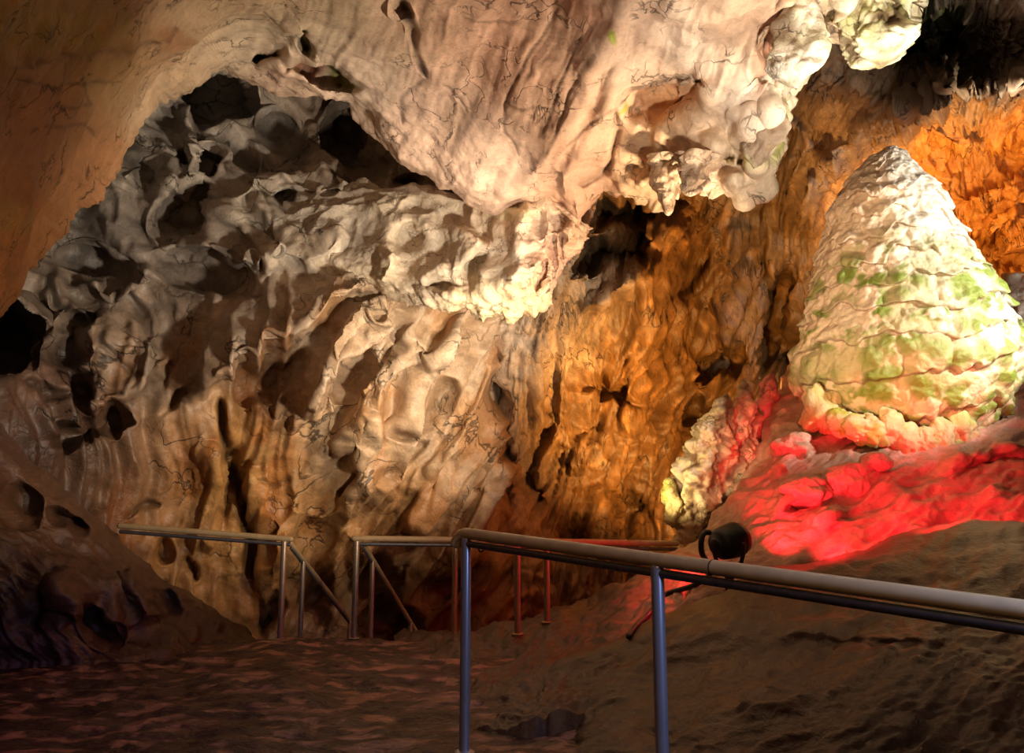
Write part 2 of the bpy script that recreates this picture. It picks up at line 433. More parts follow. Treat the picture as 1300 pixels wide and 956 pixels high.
# ---------- scalloped grey wall on the left with beige flowstone sheets below
def build_wall_left():
    ys = np.arange(20, 905, 2.3)
    edge = np.interp(ys, [0, 260, 400, 500, 560, 640, 700, 905], [680, 690, 650, 636, 648, 662, 668, 662])
    n = 420
    t = np.linspace(0, 1, n)[None]
    x = -460 + (edge[:, None] + 460) * t ** .88; y = np.repeat(ys[:, None], n, 1)
    s = Sheet(x, y, [(-460, 100, 4.4), (-460, 500, 4.2), (-460, 850, 4.4), (-150, 100, 6), (-150, 500, 5.6), (0, 430, 7.0), (0, 600, 6.8), (-150, 800, 5.6), (0, 790, 6.9), (60, 340, 8.0), (150, 300, 8.3), (300, 130, 9.4), (200, 180, 8.9), (450, 160, 9.5), (600, 260, 8.9), (150, 450, 7.9), (250, 450, 8.1),
                     (400, 330, 8.2), (400, 240, 8.7), (500, 480, 8.7), (560, 420, 9.0), (400, 650, 9.1), (250, 650, 8.7), (150, 620, 8.0), (600, 600, 9.5), (650, 500, 10), (650, 300, 9.4), (640, 780, 9.9), (500, 780, 9.9), (300, 820, 9.0), (200, 760, 8.4), (400, 40, 9.6)])
    s.col = idw([(60, 380, .22, .17, .13), (150, 300, .27, .23, .20), (200, 200, *GREY), (300, 180, .42, .36, .31), (420, 150, .36, .27, .20), (330, 250, .48, .42, .35), (400, 320, .52, .45, .36), (250, 330, .27, .22, .18), (300, 400, .40, .32, .25),
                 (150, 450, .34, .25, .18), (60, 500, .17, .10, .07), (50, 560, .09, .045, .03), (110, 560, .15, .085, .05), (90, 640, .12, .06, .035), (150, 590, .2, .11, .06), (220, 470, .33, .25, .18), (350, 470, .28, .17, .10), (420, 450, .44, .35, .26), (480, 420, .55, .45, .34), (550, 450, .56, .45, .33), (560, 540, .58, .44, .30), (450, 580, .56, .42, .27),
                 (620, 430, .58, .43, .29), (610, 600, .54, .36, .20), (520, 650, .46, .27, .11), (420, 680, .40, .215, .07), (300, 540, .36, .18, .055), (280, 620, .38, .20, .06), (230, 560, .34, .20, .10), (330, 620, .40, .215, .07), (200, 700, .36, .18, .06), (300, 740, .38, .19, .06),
                 (100, 600, .17, .09, .05), (150, 640, .26, .14, .06), (40, 620, .13, .065, .04), (420, 760, .15, .07, .03), (470, 750, .11, .05, .022), (505, 790, .06, .03, .02), (550, 740, .26, .13, .05), (560, 760, .36, .17, .05), (640, 740, .46, .26, .11), (0, 450, .05, .035, .03), (0, 560, .2, .11, .08)], x, y, 4.0)  # lowest values put the shade of the recess behind the steps into the colour
    # black openings under the ceiling lip
    s.hollow(275, 122, 38, 30, -20, 1.6, 2.2); s.hollow(262, 208, 11, 15, 0, .8, 2); s.hollow(240, 270, 34, 46, 35, .9, 1.6); s.hollow(225, 205, 14, 22, 0, .6); s.hollow(180, 240, 30, 26, 0, .45)
    s.hollow(10, 420, 40, 36, 0, 1.3, 1.6); s.hollow(365, 250, 12, 9, 0, .4, 2); s.hollow(560, 262, 20, 12, 30, .5, 2); s.hollow(520, 235, 30, 16, 20, .7); s.hollow(440, 165, 26, 22, 0, .8); s.hollow(350, 160, 20, 14, 40, .4)
    s.hollow(130, 340, 60, 20, 20, .3); s.hollow(250, 340, 70, 24, 14, .5); s.hollow(490, 258, 18, 14, 0, .4)
    # scallop crests of the grey upper wall
    for pl, w, h in [([(150, 215), (185, 245), (235, 215), (262, 165)], 14, .28), ([(230, 140), (250, 165), (238, 200)], 12, .25), ([(265, 195), (300, 200), (312, 225), (300, 262)], 12, .28), ([(310, 190), (330, 235), (350, 300), (345, 345)], 16, .3),
                     ([(310, 190), (345, 215), (400, 240), (450, 235)], 14, .28), ([(360, 170), (385, 205), (430, 220)], 12, .22), ([(420, 215), (455, 250), (480, 290), (470, 330)], 16, .3), ([(345, 345), (320, 330), (300, 350)], 12, .2),
                     ([(270, 250), (330, 300), (380, 320), (440, 300)], 18, .3), ([(90, 345), (130, 370), (160, 365), (190, 330)], 12, .2), ([(60, 350), (85, 390), (120, 410)], 10, .18), ([(480, 200), (520, 225), (560, 280), (600, 300)], 14, .3),
                     ([(200, 300), (250, 300), (300, 330), (340, 330)], 14, .2)]:
        s.ridge(pl, w, h)
    # diagonal overhanging ledges
    s.ledge([(230, 505), (295, 466), (342, 436), (386, 418), (416, 386), (445, 378), (500, 362)], 46, .75)
    s.ledge([(385, 528), (405, 500), (425, 470), (470, 446), (500, 420), (522, 396)], 30, .55)
    s.ledge([(360, 545), (420, 520), (480, 480)], 20, .2)
    s.hollow(350, 475, 52, 26, -25, .55); s.hollow(452, 485, 46, 11, -52, .4, 1.3); s.hollow(505, 450, 30, 8, -55, .3)
    # round slab on the far left
    s.ledge([(100, 500), (130, 512), (170, 505), (200, 480), (222, 445)], 34, .22); s.ridge([(95, 440), (150, 430), (215, 430)], 24, .18)
    s.crack([(118, 395), (100, 410), (86, 440), (84, 465), (98, 490), (118, 505)], 7, 0.28, 0.40); s.crack([(120, 425), (140, 450), (165, 470), (185, 475)], 3, 0.05, 0.60); s.crack([(100, 478), (130, 492), (160, 500)], 3, 0.05, 0.60)
    s.crack([(58, 350), (80, 385), (105, 408)], 5, 0.12, 0.50); s.crack([(40, 480), (70, 495), (90, 500)], 5, 0.10, 0.50)
    s.hollow(110, 540, 60, 20, -18, .45); s.hollow(150, 530, 26, 9, 20, .3, 2); s.hollow(230, 500, 40, 9, -40, .25)
    # clefts of the ochre lower wall
    s.crack([(280, 505), (285, 545), (292, 575), (296, 590)], 5, 0.23, 0.35); s.crack([(296, 590), (312, 640), (318, 700), (322, 735)], 6, 0.20, 0.35); s.crack([(325, 490), (335, 515), (345, 530)], 3, 0.10, 0.50)
    s.hollow(305, 610, 24, 40, 10, .35); s.hollow(285, 640, 12, 30, 0, .3); s.ridge([(270, 560), (272, 640), (250, 700)], 20, .25); s.ridge([(320, 600), (345, 660), (350, 740)], 18, .25)
    s.crack([(330, 610), (350, 620), (372, 607)], 3, 0.07, 0.50); s.crack([(155, 660), (175, 645), (205, 640)], 4, 0.10, 0.50); s.hollow(212, 700, 10, 16, -30, .3, 2); s.hollow(240, 725, 6, 16, 0, .3, 2)
    s.hollow(340, 780, 22, 34, 25, .7, 1.4); s.hollow(400, 760, 40, 44, 30, .55); s.hollow(465, 745, 40, 60, 0, .7); s.hollow(500, 790, 30, 34, 0, .9, 1.5); s.hollow(560, 750, 40, 18, -10, .35)
    s.ridge([(470, 680), (440, 720), (395, 790)], 22, .4); s.ridge([(395, 640), (350, 690), (345, 790)], 18, .25)
    # beige diagonal sheets
    for pl, w, h in [([(600, 410), (560, 470), (500, 560), (455, 640)], 24, .3), ([(640, 440), (615, 520), (560, 600), (520, 700)], 24, .35), ([(560, 420), (520, 470), (470, 520), (430, 600)], 22, .28), ([(640, 560), (610, 640), (590, 720)], 20, .3),
                     ([(480, 520), (450, 560), (440, 600)], 18, .25), ([(500, 610), (440, 640), (400, 680)], 16, .22), ([(585, 400), (560, 440), (540, 470)], 12, .15)]:
        s.ridge(pl, w, h)
    s.crack([(585, 430), (572, 455), (548, 472)], 3, 0.12, 0.50); s.crack([(584, 488), (560, 520), (532, 548), (505, 560)], 5, 0.23, 0.40); s.crack([(455, 600), (438, 618), (425, 630)], 3, 0.10, 0.50); s.crack([(545, 560), (500, 600), (470, 620)], 5, 0.12, 0.60)
    s.hollow(545, 520, 30, 10, -42, .12)
    pos = s.pos(); nn = normals(pos)
    up = (1 - sstep(y + .35 * x, 420, 560))            # scalloped zone
    low = 1 - up
    f1, f2, _ = worley(warp(pos, .45, 1.2) * np.array([1.5, 1.5, 1.9]))
    g1, g2, _ = worley(warp(pos, .25, 2.5) * np.array([3.4, 3.4, 4.2]) + 7)
    fl = ridged(s.stream(122, 1 / 44., 1 / 260., 2.0), 2, .5); fl2 = ridged(s.stream(120, 1 / 17., 1 / 120., 12.0), 2)
    vt = ridged(s.stream(95, 1 / 36., 1 / 190., 4.0), 2)
    rgt = sstep(x, 330, 450)
    sl = ridged(s.stream(38, 1 / 62., 1 / 170., 3.0, 40., 1 / 130.), 2, .45); sl2 = ridged(s.stream(30, 1 / 24., 1 / 60., 9.0, 22., 1 / 60.), 2, .4)
    disp = up * (.16 * sl + .032 * sl2 + .10 * ridged(warp(pos, .5, .8) * .9, 1)) + low * (rgt * ((.17 + .12 * sstep(x, 400, 470) * (1 - sstep(y, 620, 720))) * fl + .06 * fl2) + (1 - rgt) * (.12 * vt + .05 * (f1 - .5))) + (.12 * up + .06) * fbm(warp(pos, .4, .9) * 1.3, 3) + .012 * fbm(pos * 6, 3)
    dist = (edge[:, None] - x)
    pos = pos + nn * disp[..., None]
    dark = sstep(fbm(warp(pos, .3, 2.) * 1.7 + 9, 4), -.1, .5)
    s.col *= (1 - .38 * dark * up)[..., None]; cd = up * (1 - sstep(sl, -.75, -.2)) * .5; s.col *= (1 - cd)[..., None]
    st = sstep(fbm(s.flow(100, 1 / 40., 1 / 120., 31.), 4), .0, .5)
    m = (st * low * .65 * (1 - sstep(y, 760, 800)))[..., None]
    s.col = s.col * (1 - m) + s.col * np.array((.82, .50, .22)) * m
    s.col *= (1 - .5 * (1 - sstep(x, 60, 220)) * sstep(y, 460, 560))[..., None]  # lower left shade put into the colour, where the fill is too bright
    tn = (rgt * low * .45 * (1 - sstep(fl, -.1, .75)))[..., None]; s.col = s.col * (1 - tn) + np.array((.36, .20, .085)) * tn
    ray = pos - CAM; ray /= np.linalg.norm(ray, axis=-1)[..., None]
    pos = pos + ray * (1.1 * np.clip(1 - dist / 16, 0, 1) ** 2)[..., None]
    ext = [pos[:, -1] + ray[:, -1] * k + RIGHT * .12 * k for k in (.5, 1., 1.8)]
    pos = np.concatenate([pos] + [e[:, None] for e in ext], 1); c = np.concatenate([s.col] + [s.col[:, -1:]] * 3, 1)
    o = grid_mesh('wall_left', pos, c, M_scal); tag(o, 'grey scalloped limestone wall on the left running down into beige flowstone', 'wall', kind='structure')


# ---------- pink limestone ceiling with its hanging tongue
CEIL_EDGE = [(-160, 570), (-60, 450), (0, 388), (30, 340), (60, 298), (95, 264), (125, 250), (150, 218), (165, 190), (185, 155), (205, 132), (245, 110), (285, 88), (300, 94), (340, 118), (385, 127), (440, 133), (462, 162), (490, 190), (520, 205), (545, 222), (580, 237),
             (600, 252), (622, 268), (650, 266), (690, 262), (714, 266), (735, 283), (750, 262), (766, 240), (800, 250), (825, 262), (848, 274), (858, 256), (880, 240), (905, 246), (925, 256), (945, 262), (952, 248), (966, 240), (985, 200), (998, 150), (1000, 118), (1020, 112), (1045, 92), (1058, 60), (1080, 70), (1120, 70), (1150, 50), (1165, 0), (1172, -60)]


def build_ceiling():
    top = [(-420, 330)] + [(x, -190) for x in range(-420, 1500, 60)]
    nx, ny = 1100, 200
    b = resample(CEIL_EDGE, nx); 
    a = np.stack([np.interp(np.linspace(0, 1, nx), [0, .12, 1], [-420, -420, 1330]), np.interp(np.linspace(0, 1, nx), [0, .12, .2, 1], [330, -100, -190, -190])], -1)
    tt = (np.linspace(0, 1, ny))[:, None, None]
    g = a[None] * (1 - tt) + b[None] * tt
    x, y = g[..., 0], g[..., 1]
    s = Sheet(x, y, [(-420, 300, 1.6), (-420, -150, 1.2), (-160, 570, 3.0), (0, 388, 4.2), (0, 200, 3.2), (0, 0, 2.4), (0, -190, 1.9), (165, 190, 5.6), (100, 230, 4.7), (290, 88, 6.9), (200, 0, 4.0), (250, 60, 5.4), (300, -190, 2.8), (440, 132, 7.2), (380, 90, 6.6), (450, 0, 5.2), (490, 100, 6.2), (545, 222, 7.5),
                     (622, 268, 7.5), (600, 180, 6.6), (640, 100, 5.8), (640, 0, 5.0), (640, -190, 3.6), (735, 283, 7.1), (700, 180, 6.2), (766, 240, 6.9), (848, 274, 6.4), (800, 100, 5.5), (945, 262, 5.7), (900, 150, 5.6), (900, 60, 5.1), (985, 200, 5.6), (1000, 50, 4.9), (1110, 75, 5.2), (1000, -190, 3.4), (800, 0, 4.8), (1330, -190, 3.6), (1165, 0, 5.0)])
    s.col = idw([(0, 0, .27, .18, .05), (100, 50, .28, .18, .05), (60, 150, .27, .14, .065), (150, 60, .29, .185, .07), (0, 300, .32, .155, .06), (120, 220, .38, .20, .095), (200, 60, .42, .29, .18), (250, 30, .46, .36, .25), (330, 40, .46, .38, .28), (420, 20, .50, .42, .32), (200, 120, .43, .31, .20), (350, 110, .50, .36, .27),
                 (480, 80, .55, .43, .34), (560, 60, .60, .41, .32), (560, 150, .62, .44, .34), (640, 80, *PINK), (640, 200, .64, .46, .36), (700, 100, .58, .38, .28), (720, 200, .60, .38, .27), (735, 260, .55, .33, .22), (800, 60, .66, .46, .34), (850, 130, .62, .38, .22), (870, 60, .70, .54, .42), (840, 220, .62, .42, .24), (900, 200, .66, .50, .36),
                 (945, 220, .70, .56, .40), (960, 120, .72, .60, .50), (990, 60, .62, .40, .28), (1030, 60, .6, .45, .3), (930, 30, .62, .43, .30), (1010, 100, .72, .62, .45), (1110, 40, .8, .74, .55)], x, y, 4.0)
    # hollows breaking the left lip
    s.hollow(388, 48, 26, 11, 70, .30, 1.5); s.hollow(333, 74, 26, 10, -22, .4, 1.6); s.hollow(416, 97, 58, 21, 17, .52, 1.7); s.hollow(375, 84, 26, 12, 20, .2, 1.5); s.ridge([(350, 62), (385, 80), (405, 70)], 8, .12)
    # cracks
    s.crack([(505, -10), (508, 18), (520, 45), (528, 80), (538, 108)], 2.6, .06, .10); s.hollow(505, 20, 14, 5, 70, .12, 1.8); s.crack([(538, 108), (508, 125), (510, 158)], 2.7, 0.028, 0.45); s.crack([(558, 112), (580, 130), (590, 150)], 2.2, 0.014, 0.60)
    s.crack([(720, 0), (680, 60), (640, 130), (640, 170), (655, 205)], 2.0, 0.017, 0.40); s.crack([(660, 35), (620, 40), (590, 38)], 1.8, 0.010, 0.55); s.crack([(760, 60), (720, 120), (705, 170), (690, 200)], 1.8, 0.017, 0.45); s.crack([(700, 140), (660, 138), (640, 128)], 1.8, 0.010, 0.55)
    s.crack([(780, 130), (740, 165), (715, 180)], 1.8, 0.014, 0.45); s.crack([(740, 40), (710, 110), (690, 170)], 1.8, 0.014, 0.50); s.crack([(330, 5), (350, 25), (365, 10)], 1.8, 0.010, 0.45)
    s.crack([(0, 78), (60, 66), (140, 60), (200, 54)], 4.5, 0.042, 0.55); s.crack([(205, 52), (225, 38)], 3.6, 0.035, 0.35); s.crack([(100, 90), (110, 130), (70, 140)], 2.2, 0.014, 0.55); s.crack([(0, 90), (60, 110), (150, 100)], 2.7, 0.017, 0.60); s.crack([(60, 165), (105, 155), (120, 175)], 2.2, 0.014, 0.55)
    # ridge of the tongue, facets, leaf lobe
    s.ridge([(800, -20), (760, 70), (715, 160), (668, 240)], 12, .10, .05); s.hollow(745, 120, 60, 26, -62, .05); s.ridge([(790, 60), (770, 130), (735, 210), (705, 245)], 10, .06)
    s.crack([(778, 130), (786, 165), (770, 215), (745, 232), (735, 236)], 4, .10, .6); s.ledge([(700, 210), (720, 262), (735, 282)], 20, .1)
    s.hollow(840, 120, 62, 40, -18, .35, 1.5); s.crack([(779, 130), (800, 100), (835, 86), (880, 84), (905, 100)], 3.5, .10, .75)  # hollow and arched groove outline the shadow patch painted below
    s.hollow(985, 60, 16, 50, 14, .35, 1.5); s.hollow(960, 95, 20, 10, 0, .2); s.hollow(1040, 30, 14, 16, 20, .5, 1.6); s.ridge([(1000, 0), (985, 40), (975, 90)], 7, .12)
    s.ridge([(1080, -10), (1065, 25), (1035, 42), (1005, 60)], 8, .25, .02)
    for c in [(800, 230, 20, 16), (840, 240, 22, 20), (930, 235, 24, 20), (960, 215, 14, 18), (880, 225, 22, 14), (905, 185, 26, 22), (950, 160, 22, 34), (975, 150, 12, 40)]:
        s.hollow(c[0], c[1], c[2], c[3], 0, -.16)
    s.hollow(925, 195, 9, 9, 0, .15, 2); s.hollow(945, 205, 10, 7, 0, .12, 2)
    s.ledge([(470, 165), (520, 200), (560, 225), (610, 262)], 22, .16)
    # rolled lip
    de = np.abs(y - b[None, :, 1]); de = polydist(x, y, CEIL_EDGE)[0]
    s.roll(de, 30.0, .42)
    pos = s.pos(); n = normals(pos)
    rt = sstep(x, 740, 860)
    ed = 1 - sstep(de, 0, 70)
    f1, f2, _ = worley(warp(pos, .25, 2.2) * 3.2)
    st = ridged(s.flow(112, 1 / 34., 1 / 260., 6.), 4)
    disp = .09 * fbm(pos * 1.0, 3) + .02 * fbm(warp(pos, .3, 1.5) * 2.6, 4) + rt * (.06 * fbm(pos * 2.2, 3) + .02 * st) + ed * (.04 + .04 * rt) * (fbm(pos * 3.5 + 8, 4) - 1.2 * (f1 - .5)) + (1 - rt) * .018 * st
    pos = pos + n * disp[..., None]
    s.paint(60, 30, 110, 40, 0, (.28, .22, .05), .7); s.paint(0, 280, 40, 30, 0, (.30, .22, .07), .5); s.paint(225, 55, 40, 16, 0, (.36, .17, .08), .5); s.paint(90, 60, 110, 16, -6, (.24, .13, .06), .5)
    s.paint(440, 103, 34, 16, 17, (.15, .15, .035), .9, .25); s.paint(388, 88, 32, 13, 17, (.17, .07, .035), .9, .25); s.paint(388, 48, 24, 10, 70, (.13, .11, .035), .85, .25); s.paint(333, 74, 24, 9, -22, (.10, .05, .03), .85, .25); s.paint(740, 15, 30, 40, -60, (.38, .17, .1), .6); s.paint(560, 55, 25, 25, 0, (.42, .28, .2), .6, 1.2); s.paint(575, 160, 22, 16, 0, (.45, .31, .22), .6, 1.2); s.paint(530, 60, 30, 40, 0, (.45, .34, .25), .5, 1.4)  # first four: shade inside the lip hollows painted olive and brown
    s.paint(778, 38, 5, 8, 20, MOSS, .9, .2); s.paint(792, 136, 7, 12, 20, MOSS, .8, .2); s.paint(982, 170, 8, 36, 12, MOSS, .75); s.paint(1030, 45, 20, 10, -40, (.5, .5, .12), .8); s.paint(925, 197, 10, 8, 0, (.30, .2, .05), .7); s.paint(960, 205, 14, 20, 20, (.5, .48, .14), .6)
    s.paint(850, 120, 60, 34, -20, (.62, .34, .17), .7); s.paint(970, 85, 18, 34, 15, (.48, .2, .12), .6)  # first patch: cast shadow on the tongue painted as an orange tint
    pos, c = foldback(pos, s.col, 16, 2.0, .35)
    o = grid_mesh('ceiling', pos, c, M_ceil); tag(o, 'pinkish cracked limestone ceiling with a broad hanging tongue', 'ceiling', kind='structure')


# ---------- pale flowstone drape under the tongue
def build_drape():
    top = [(352, 270), (420, 225), (500, 232), (620, 245), (690, 240), (735, 262), (752, 290)]
    bot = [(395, 402), (418, 385), (445, 366), (470, 360), (495, 378), (520, 386), (548, 388), (575, 394), (592, 393), (604, 400), (612, 412), (624, 402), (640, 404), (650, 410), (664, 398), (680, 402), (698, 384), (706, 356), (716, 330), (728, 322), (738, 312), (744, 300)]
    x, y = loft(top, bot, 330, 150)
    s = Sheet(x, y, [(352, 270, 8.3), (420, 225, 8.5), (500, 232, 8.1), (620, 245, 7.75), (690, 240, 7.3), (735, 262, 7.3), (395, 402, 8.0), (470, 360, 7.9), (450, 300, 8.05), (520, 340, 7.8), (560, 300, 7.85), (600, 395, 7.6), (640, 404, 7.5), (640, 320, 7.45), (690, 390, 7.45), (700, 320, 7.25), (744, 300, 7.4)])
    s.col = idw([(370, 300, *GREY), (450, 300, .46, .40, .33), (500, 290, .60, .50, .38), (480, 350, .58, .47, .33), (560, 340, .62, .52, .40), (620, 280, .68, .55, .40), (640, 330, .66, .57, .45), (600, 390, .68, .54, .34), (660, 380, .66, .48, .28), (690, 300, .62, .48, .38), (705, 320, .42, .18, .11), (730, 300, .55, .36, .22), (400, 380, .50, .40, .28)], x, y, 4.)
    s.ridge([(660, 245), (655, 300), (650, 380)], 22, .18); s.ridge([(600, 290), (570, 340), (560, 385)], 24, .2); s.ridge([(500, 300), (490, 340), (480, 362)], 16, .2); s.hollow(520, 300, 30, 18, 10, .18); s.hollow(560, 318, 22, 24, 0, .15); s.hollow(610, 340, 24, 26, 0, .14)
    s.ridge([(530, 385), (600, 380), (650, 360), (690, 330)], 14, .15); s.crack([(700, 300), (703, 340), (695, 372)], 4, .15, .6); s.crack([(712, 300), (712, 330)], 3, .12, .6); s.ridge([(720, 285), (730, 310)], 12, .2); s.crack([(688, 265), (684, 300)], 3, .1, .7)
    s.hollow(683, 352, 8, 20, 10, .25, 2); s.hollow(560, 362, 24, 10, 0, .15)
    de = polydist(x, y, bot)[0]; s.roll(de, 26., .4)
    dt = np.minimum(polydist(x, y, top)[0], polydist(x, y, [top[0], bot[0]])[0]); s.roll(dt, 20., .2)
    pos = s.pos(); n = normals(pos)
    f1, f2, _ = worley(warp(pos, .12, 4.) * 7.); g1, _, _ = worley(warp(pos, .3, 1.5) * 2.6)
    ed = 1 - sstep(de, 8, 75)
    disp = .06 * fbm(pos * 2.2, 3) + ed * (.06 * (.6 - f1) + .03 * fbm(pos * 9, 3)) + (1 - ed) * (.09 * ridged(warp(pos, .3, 1.4) * 1.8, 2)) + .008 * fbm(pos * 14, 3)
    pos = pos + n * disp[..., None]
    s.paint(650, 262, 40, 14, 0, (.80, .70, .42), .6); s.paint(520, 320, 30, 26, 0, (.7, .58, .44), .7)
    pos, c = foldback(pos, s.col, 12, 1.6, .5)
    o = grid_mesh('flowstone_drapery', pos, c, M_drap)
    tag(o, 'pale bulging flowstone drape with a knobbly lower lip under the ceiling tongue', 'flowstone')


# ---------- mounds and ground
def build_ground():
    # red lit clay mound the big stalagmite grows from
    top = [(500, 806), (560, 804), (640, 797), (700, 780), (760, 757), (815, 728), (870, 696), (897, 669), (930, 628), (958, 582), (983, 512), (1008, 458), (1070, 452), (1200, 462), (1300, 470), (1480, 480)]
    bot = [(500, 940), (560, 935), (640, 925), (700, 905), (760, 880), (815, 860), (870, 845), (897, 835), (930, 825), (958, 815), (983, 808), (1008, 800), (1070, 790), (1200, 770), (1300, 750), (1480, 730)]
    x, y = loft(top, bot, 420, 200)
    s = Sheet(x, y, [(500, 806, 7.4), (640, 797, 7.0), (700, 780, 7.1), (760, 757, 7.2), (815, 728, 7.1), (870, 696, 6.9), (897, 669, 7.0), (930, 628, 7.2), (958, 582, 7.6), (983, 512, 8.1), (1008, 458, 8.5), (1200, 462, 8.6), (1480, 480, 8.4), (1130, 575, 7.0), (1240, 560, 7.0), (1300, 530, 7.4), (1050, 620, 6.5), (1200, 650, 6.2), (1300, 640, 6.2), (980, 690, 5.9), (1100, 700, 5.6),
                     (1300, 720, 5.4), (880, 760, 5.6), (800, 800, 5.6), (700, 840, 5.5), (600, 900, 4.9), (500, 940, 4.9), (870, 845, 5.0), (1070, 790, 5.2), (1480, 730, 4.8)])
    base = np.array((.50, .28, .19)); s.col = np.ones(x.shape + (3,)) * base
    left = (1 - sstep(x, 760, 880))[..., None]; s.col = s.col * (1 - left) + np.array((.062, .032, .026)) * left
    s.ridge([(975, 600), (1010, 560), (1025, 545)], 18, .25); s.hollow(1020, 640, 30, 8, -20, .25, 1.5); s.ridge([(1190, 590), (1250, 575), (1300, 560)], 12, .15); s.hollow(1260, 590, 60, 7, -12, .12)
    for c in [(1060, 655, 34, 26), (1000, 640, 30, 22), (1075, 610, 22, 16)]: s.hollow(c[0], c[1], c[2], c[3], -20, -.18)
    de = polydist(x, y, top)[0]; s.roll(de, 22., .5)
    pos = s.pos(); n = normals(pos)
    st = ridged(s.flow(-32, 1 / 12., 1 / 60., 5.), 4); st2 = ridged(s.flow(-25, 1 / 28., 1 / 120., 15.), 3)
    disp = .022 * st + .05 * st2 + .06 * fbm(pos * 1.8, 3) + .006 * fbm(pos * 16, 3)
    pos = pos + n * disp[..., None]
    s.col *= (1 + .25 * st2)[..., None]
    pos, c = foldback(pos, s.col, 10, 1.6, .8, 'top'); pos, c = skirt(pos, c)
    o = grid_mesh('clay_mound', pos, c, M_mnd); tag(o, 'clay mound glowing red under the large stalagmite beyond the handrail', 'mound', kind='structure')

    # brown bank between the path and the mound
    top = [(560, 960), (620, 885), (700, 836), (780, 804), (838, 776), (885, 760), (930, 747), (960, 732), (1000, 716), (1100, 691), (1200, 669), (1300, 659), (1480, 645)]
    bot = [(700, 1100), (720, 1100), (760, 1100), (820, 1090), (860, 1090), (920, 1080), (960, 1080), (1000, 1080), (1050, 1080), (1150, 1080), (1250, 1080), (1400, 1080), (1700, 1080)]
    x, y = loft(top, bot, 330, 170)
    s = Sheet(x, y, [(560, 960, 4.35), (620, 885, 5.2), (700, 836, 5.4), (780, 804, 5.3), (838, 776, 5.2), (930, 747, 5.1), (1000, 716, 5.1), (1100, 691, 5.0), (1200, 669, 4.9), (1300, 659, 4.7), (1480, 645, 4.4), (900, 850, 4.2), (1000, 800, 4.1), (1150, 780, 3.8), (1300, 770, 3.6), (1000, 866, 3.6), (1300, 866, 3.05), (1150, 950, 2.95), (1300, 950, 2.75), (900, 950, 3.5), (750, 950, 4.0), (700, 1100, 3.3), (1050, 1080, 2.6), (1400, 1080, 2.3), (1700, 1080, 2.1)])
    s.col = idw([(700, 850, .16, .10, .08), (850, 800, .24, .15, .09), (1000, 760, .28, .17, .09), (1200, 700, .30, .19, .10), (1290, 670, .6, .5, .4), (1000, 860, .20, .12, .09), (1300, 750, .27, .16, .1), (1200, 900, .16, .095, .075), (1300, 850, .22, .13, .1)], x, y, 4.)
    s.hollow(1080, 815, 160, 9, 2, .05); s.hollow(1150, 735, 120, 14, -6, .08)
    de = polydist(x, y, top)[0]; s.roll(de, 24., .5)
    pos = s.pos(); n = normals(pos)
    st = ridged(s.flow(-14, 1 / 16., 1 / 110., 5.), 4); st2 = ridged(s.flow(-40, 1 / 40., 1 / 160., 15.), 3)
    pos = pos + n * (.014 * st + .02 * st2 + .06 * fbm(pos * 1.4, 2))[..., None]
    s.col *= (.29 + .07 * st)[..., None] * np.array((1., .84, .80))
    pos, c = foldback(pos, s.col, 10, .7, .9, 'top')
    o = grid_mesh('earth_bank', pos, c, M_mnd); tag(o, 'bare brown earth bank sloping up behind the near handrail', 'bank', kind='structure')

    # dark mound on the left
    top = [(-200, 470), (-60, 500), (0, 540), (30, 575), (70, 610), (110, 650), (150, 682), (180, 712), (210, 738), (235, 748), (262, 764), (290, 784), (318, 803)]
    bot = [(-320, 860), (-160, 850), (-60, 845), (0, 842), (50, 840), (90, 838), (130, 836), (160, 834), (200, 832), (230, 830), (270, 826), (300, 822), (330, 818)]
    x, y = loft(top, bot, 260, 160)
    s = Sheet(x, y, [(-200, 470, 5.0), (0, 540, 6.3), (70, 610, 6.7), (150, 682, 7.0), (210, 738, 7.2), (318, 803, 7.5), (-320, 860, 4.5), (0, 842, 5.9), (200, 832, 6.4), (330, 818, 7.2), (0, 700, 6.0), (100, 740, 6.3), (180, 780, 6.6)])
    s.col = idw([(0, 560, .16, .085, .06), (60, 640, .17, .09, .05), (120, 700, .13, .065, .035), (60, 740, .11, .055, .035), (200, 760, .09, .045, .028), (0, 790, .055, .03, .03), (280, 795, .07, .035, .022)], x, y, 4.)
    s.col *= .7; s.hollow(50, 770, 16, 36, 10, .4); s.hollow(125, 790, 36, 16, 35, .3); s.ridge([(160, 720), (185, 755), (200, 790)], 14, .2); s.hollow(215, 765, 16, 22, -40, .25); s.ridge([(60, 740), (80, 760), (100, 790)], 18, .2); s.hollow(90, 665, 30, 8, 35, .25, 1.5); s.ridge([(215, 742), (250, 770), (280, 796)], 10, .15); s.hollow(30, 640, 26, 26, 0, .2)
    de = polydist(x, y, top)[0]; s.roll(de, 22., .5)
    pos = s.pos(); n = normals(pos)
    f1, _, _ = worley(warp(pos, .3, 1.6) * 2.2)
    am = sstep(de, 4, 60)
    pos = pos + n * ((.03 + .11 * am) * fbm(pos * 1.5, 3) - .07 * am * (f1 - .5) + .03 * ridged(s.flow(45, 1 / 20., 1 / 60.), 2))[..., None]
    pos, c = foldback(pos, s.col, 8, 1.2, .8, 'top'); pos, c = skirt(pos, c)
    o = grid_mesh('rock_mound', pos, c, M_mnd); tag(o, 'dark brown sloping rock mound at the left end of the path', 'rock', kind='structure')

    # path floor
    xs = np.linspace(-6.5, 2.6, 380); ys = np.linspace(-0.6, 7.75, 360)
    X, Y = np.meshgrid(xs, ys); q = np.stack([X, Y, 0 * X], -1)
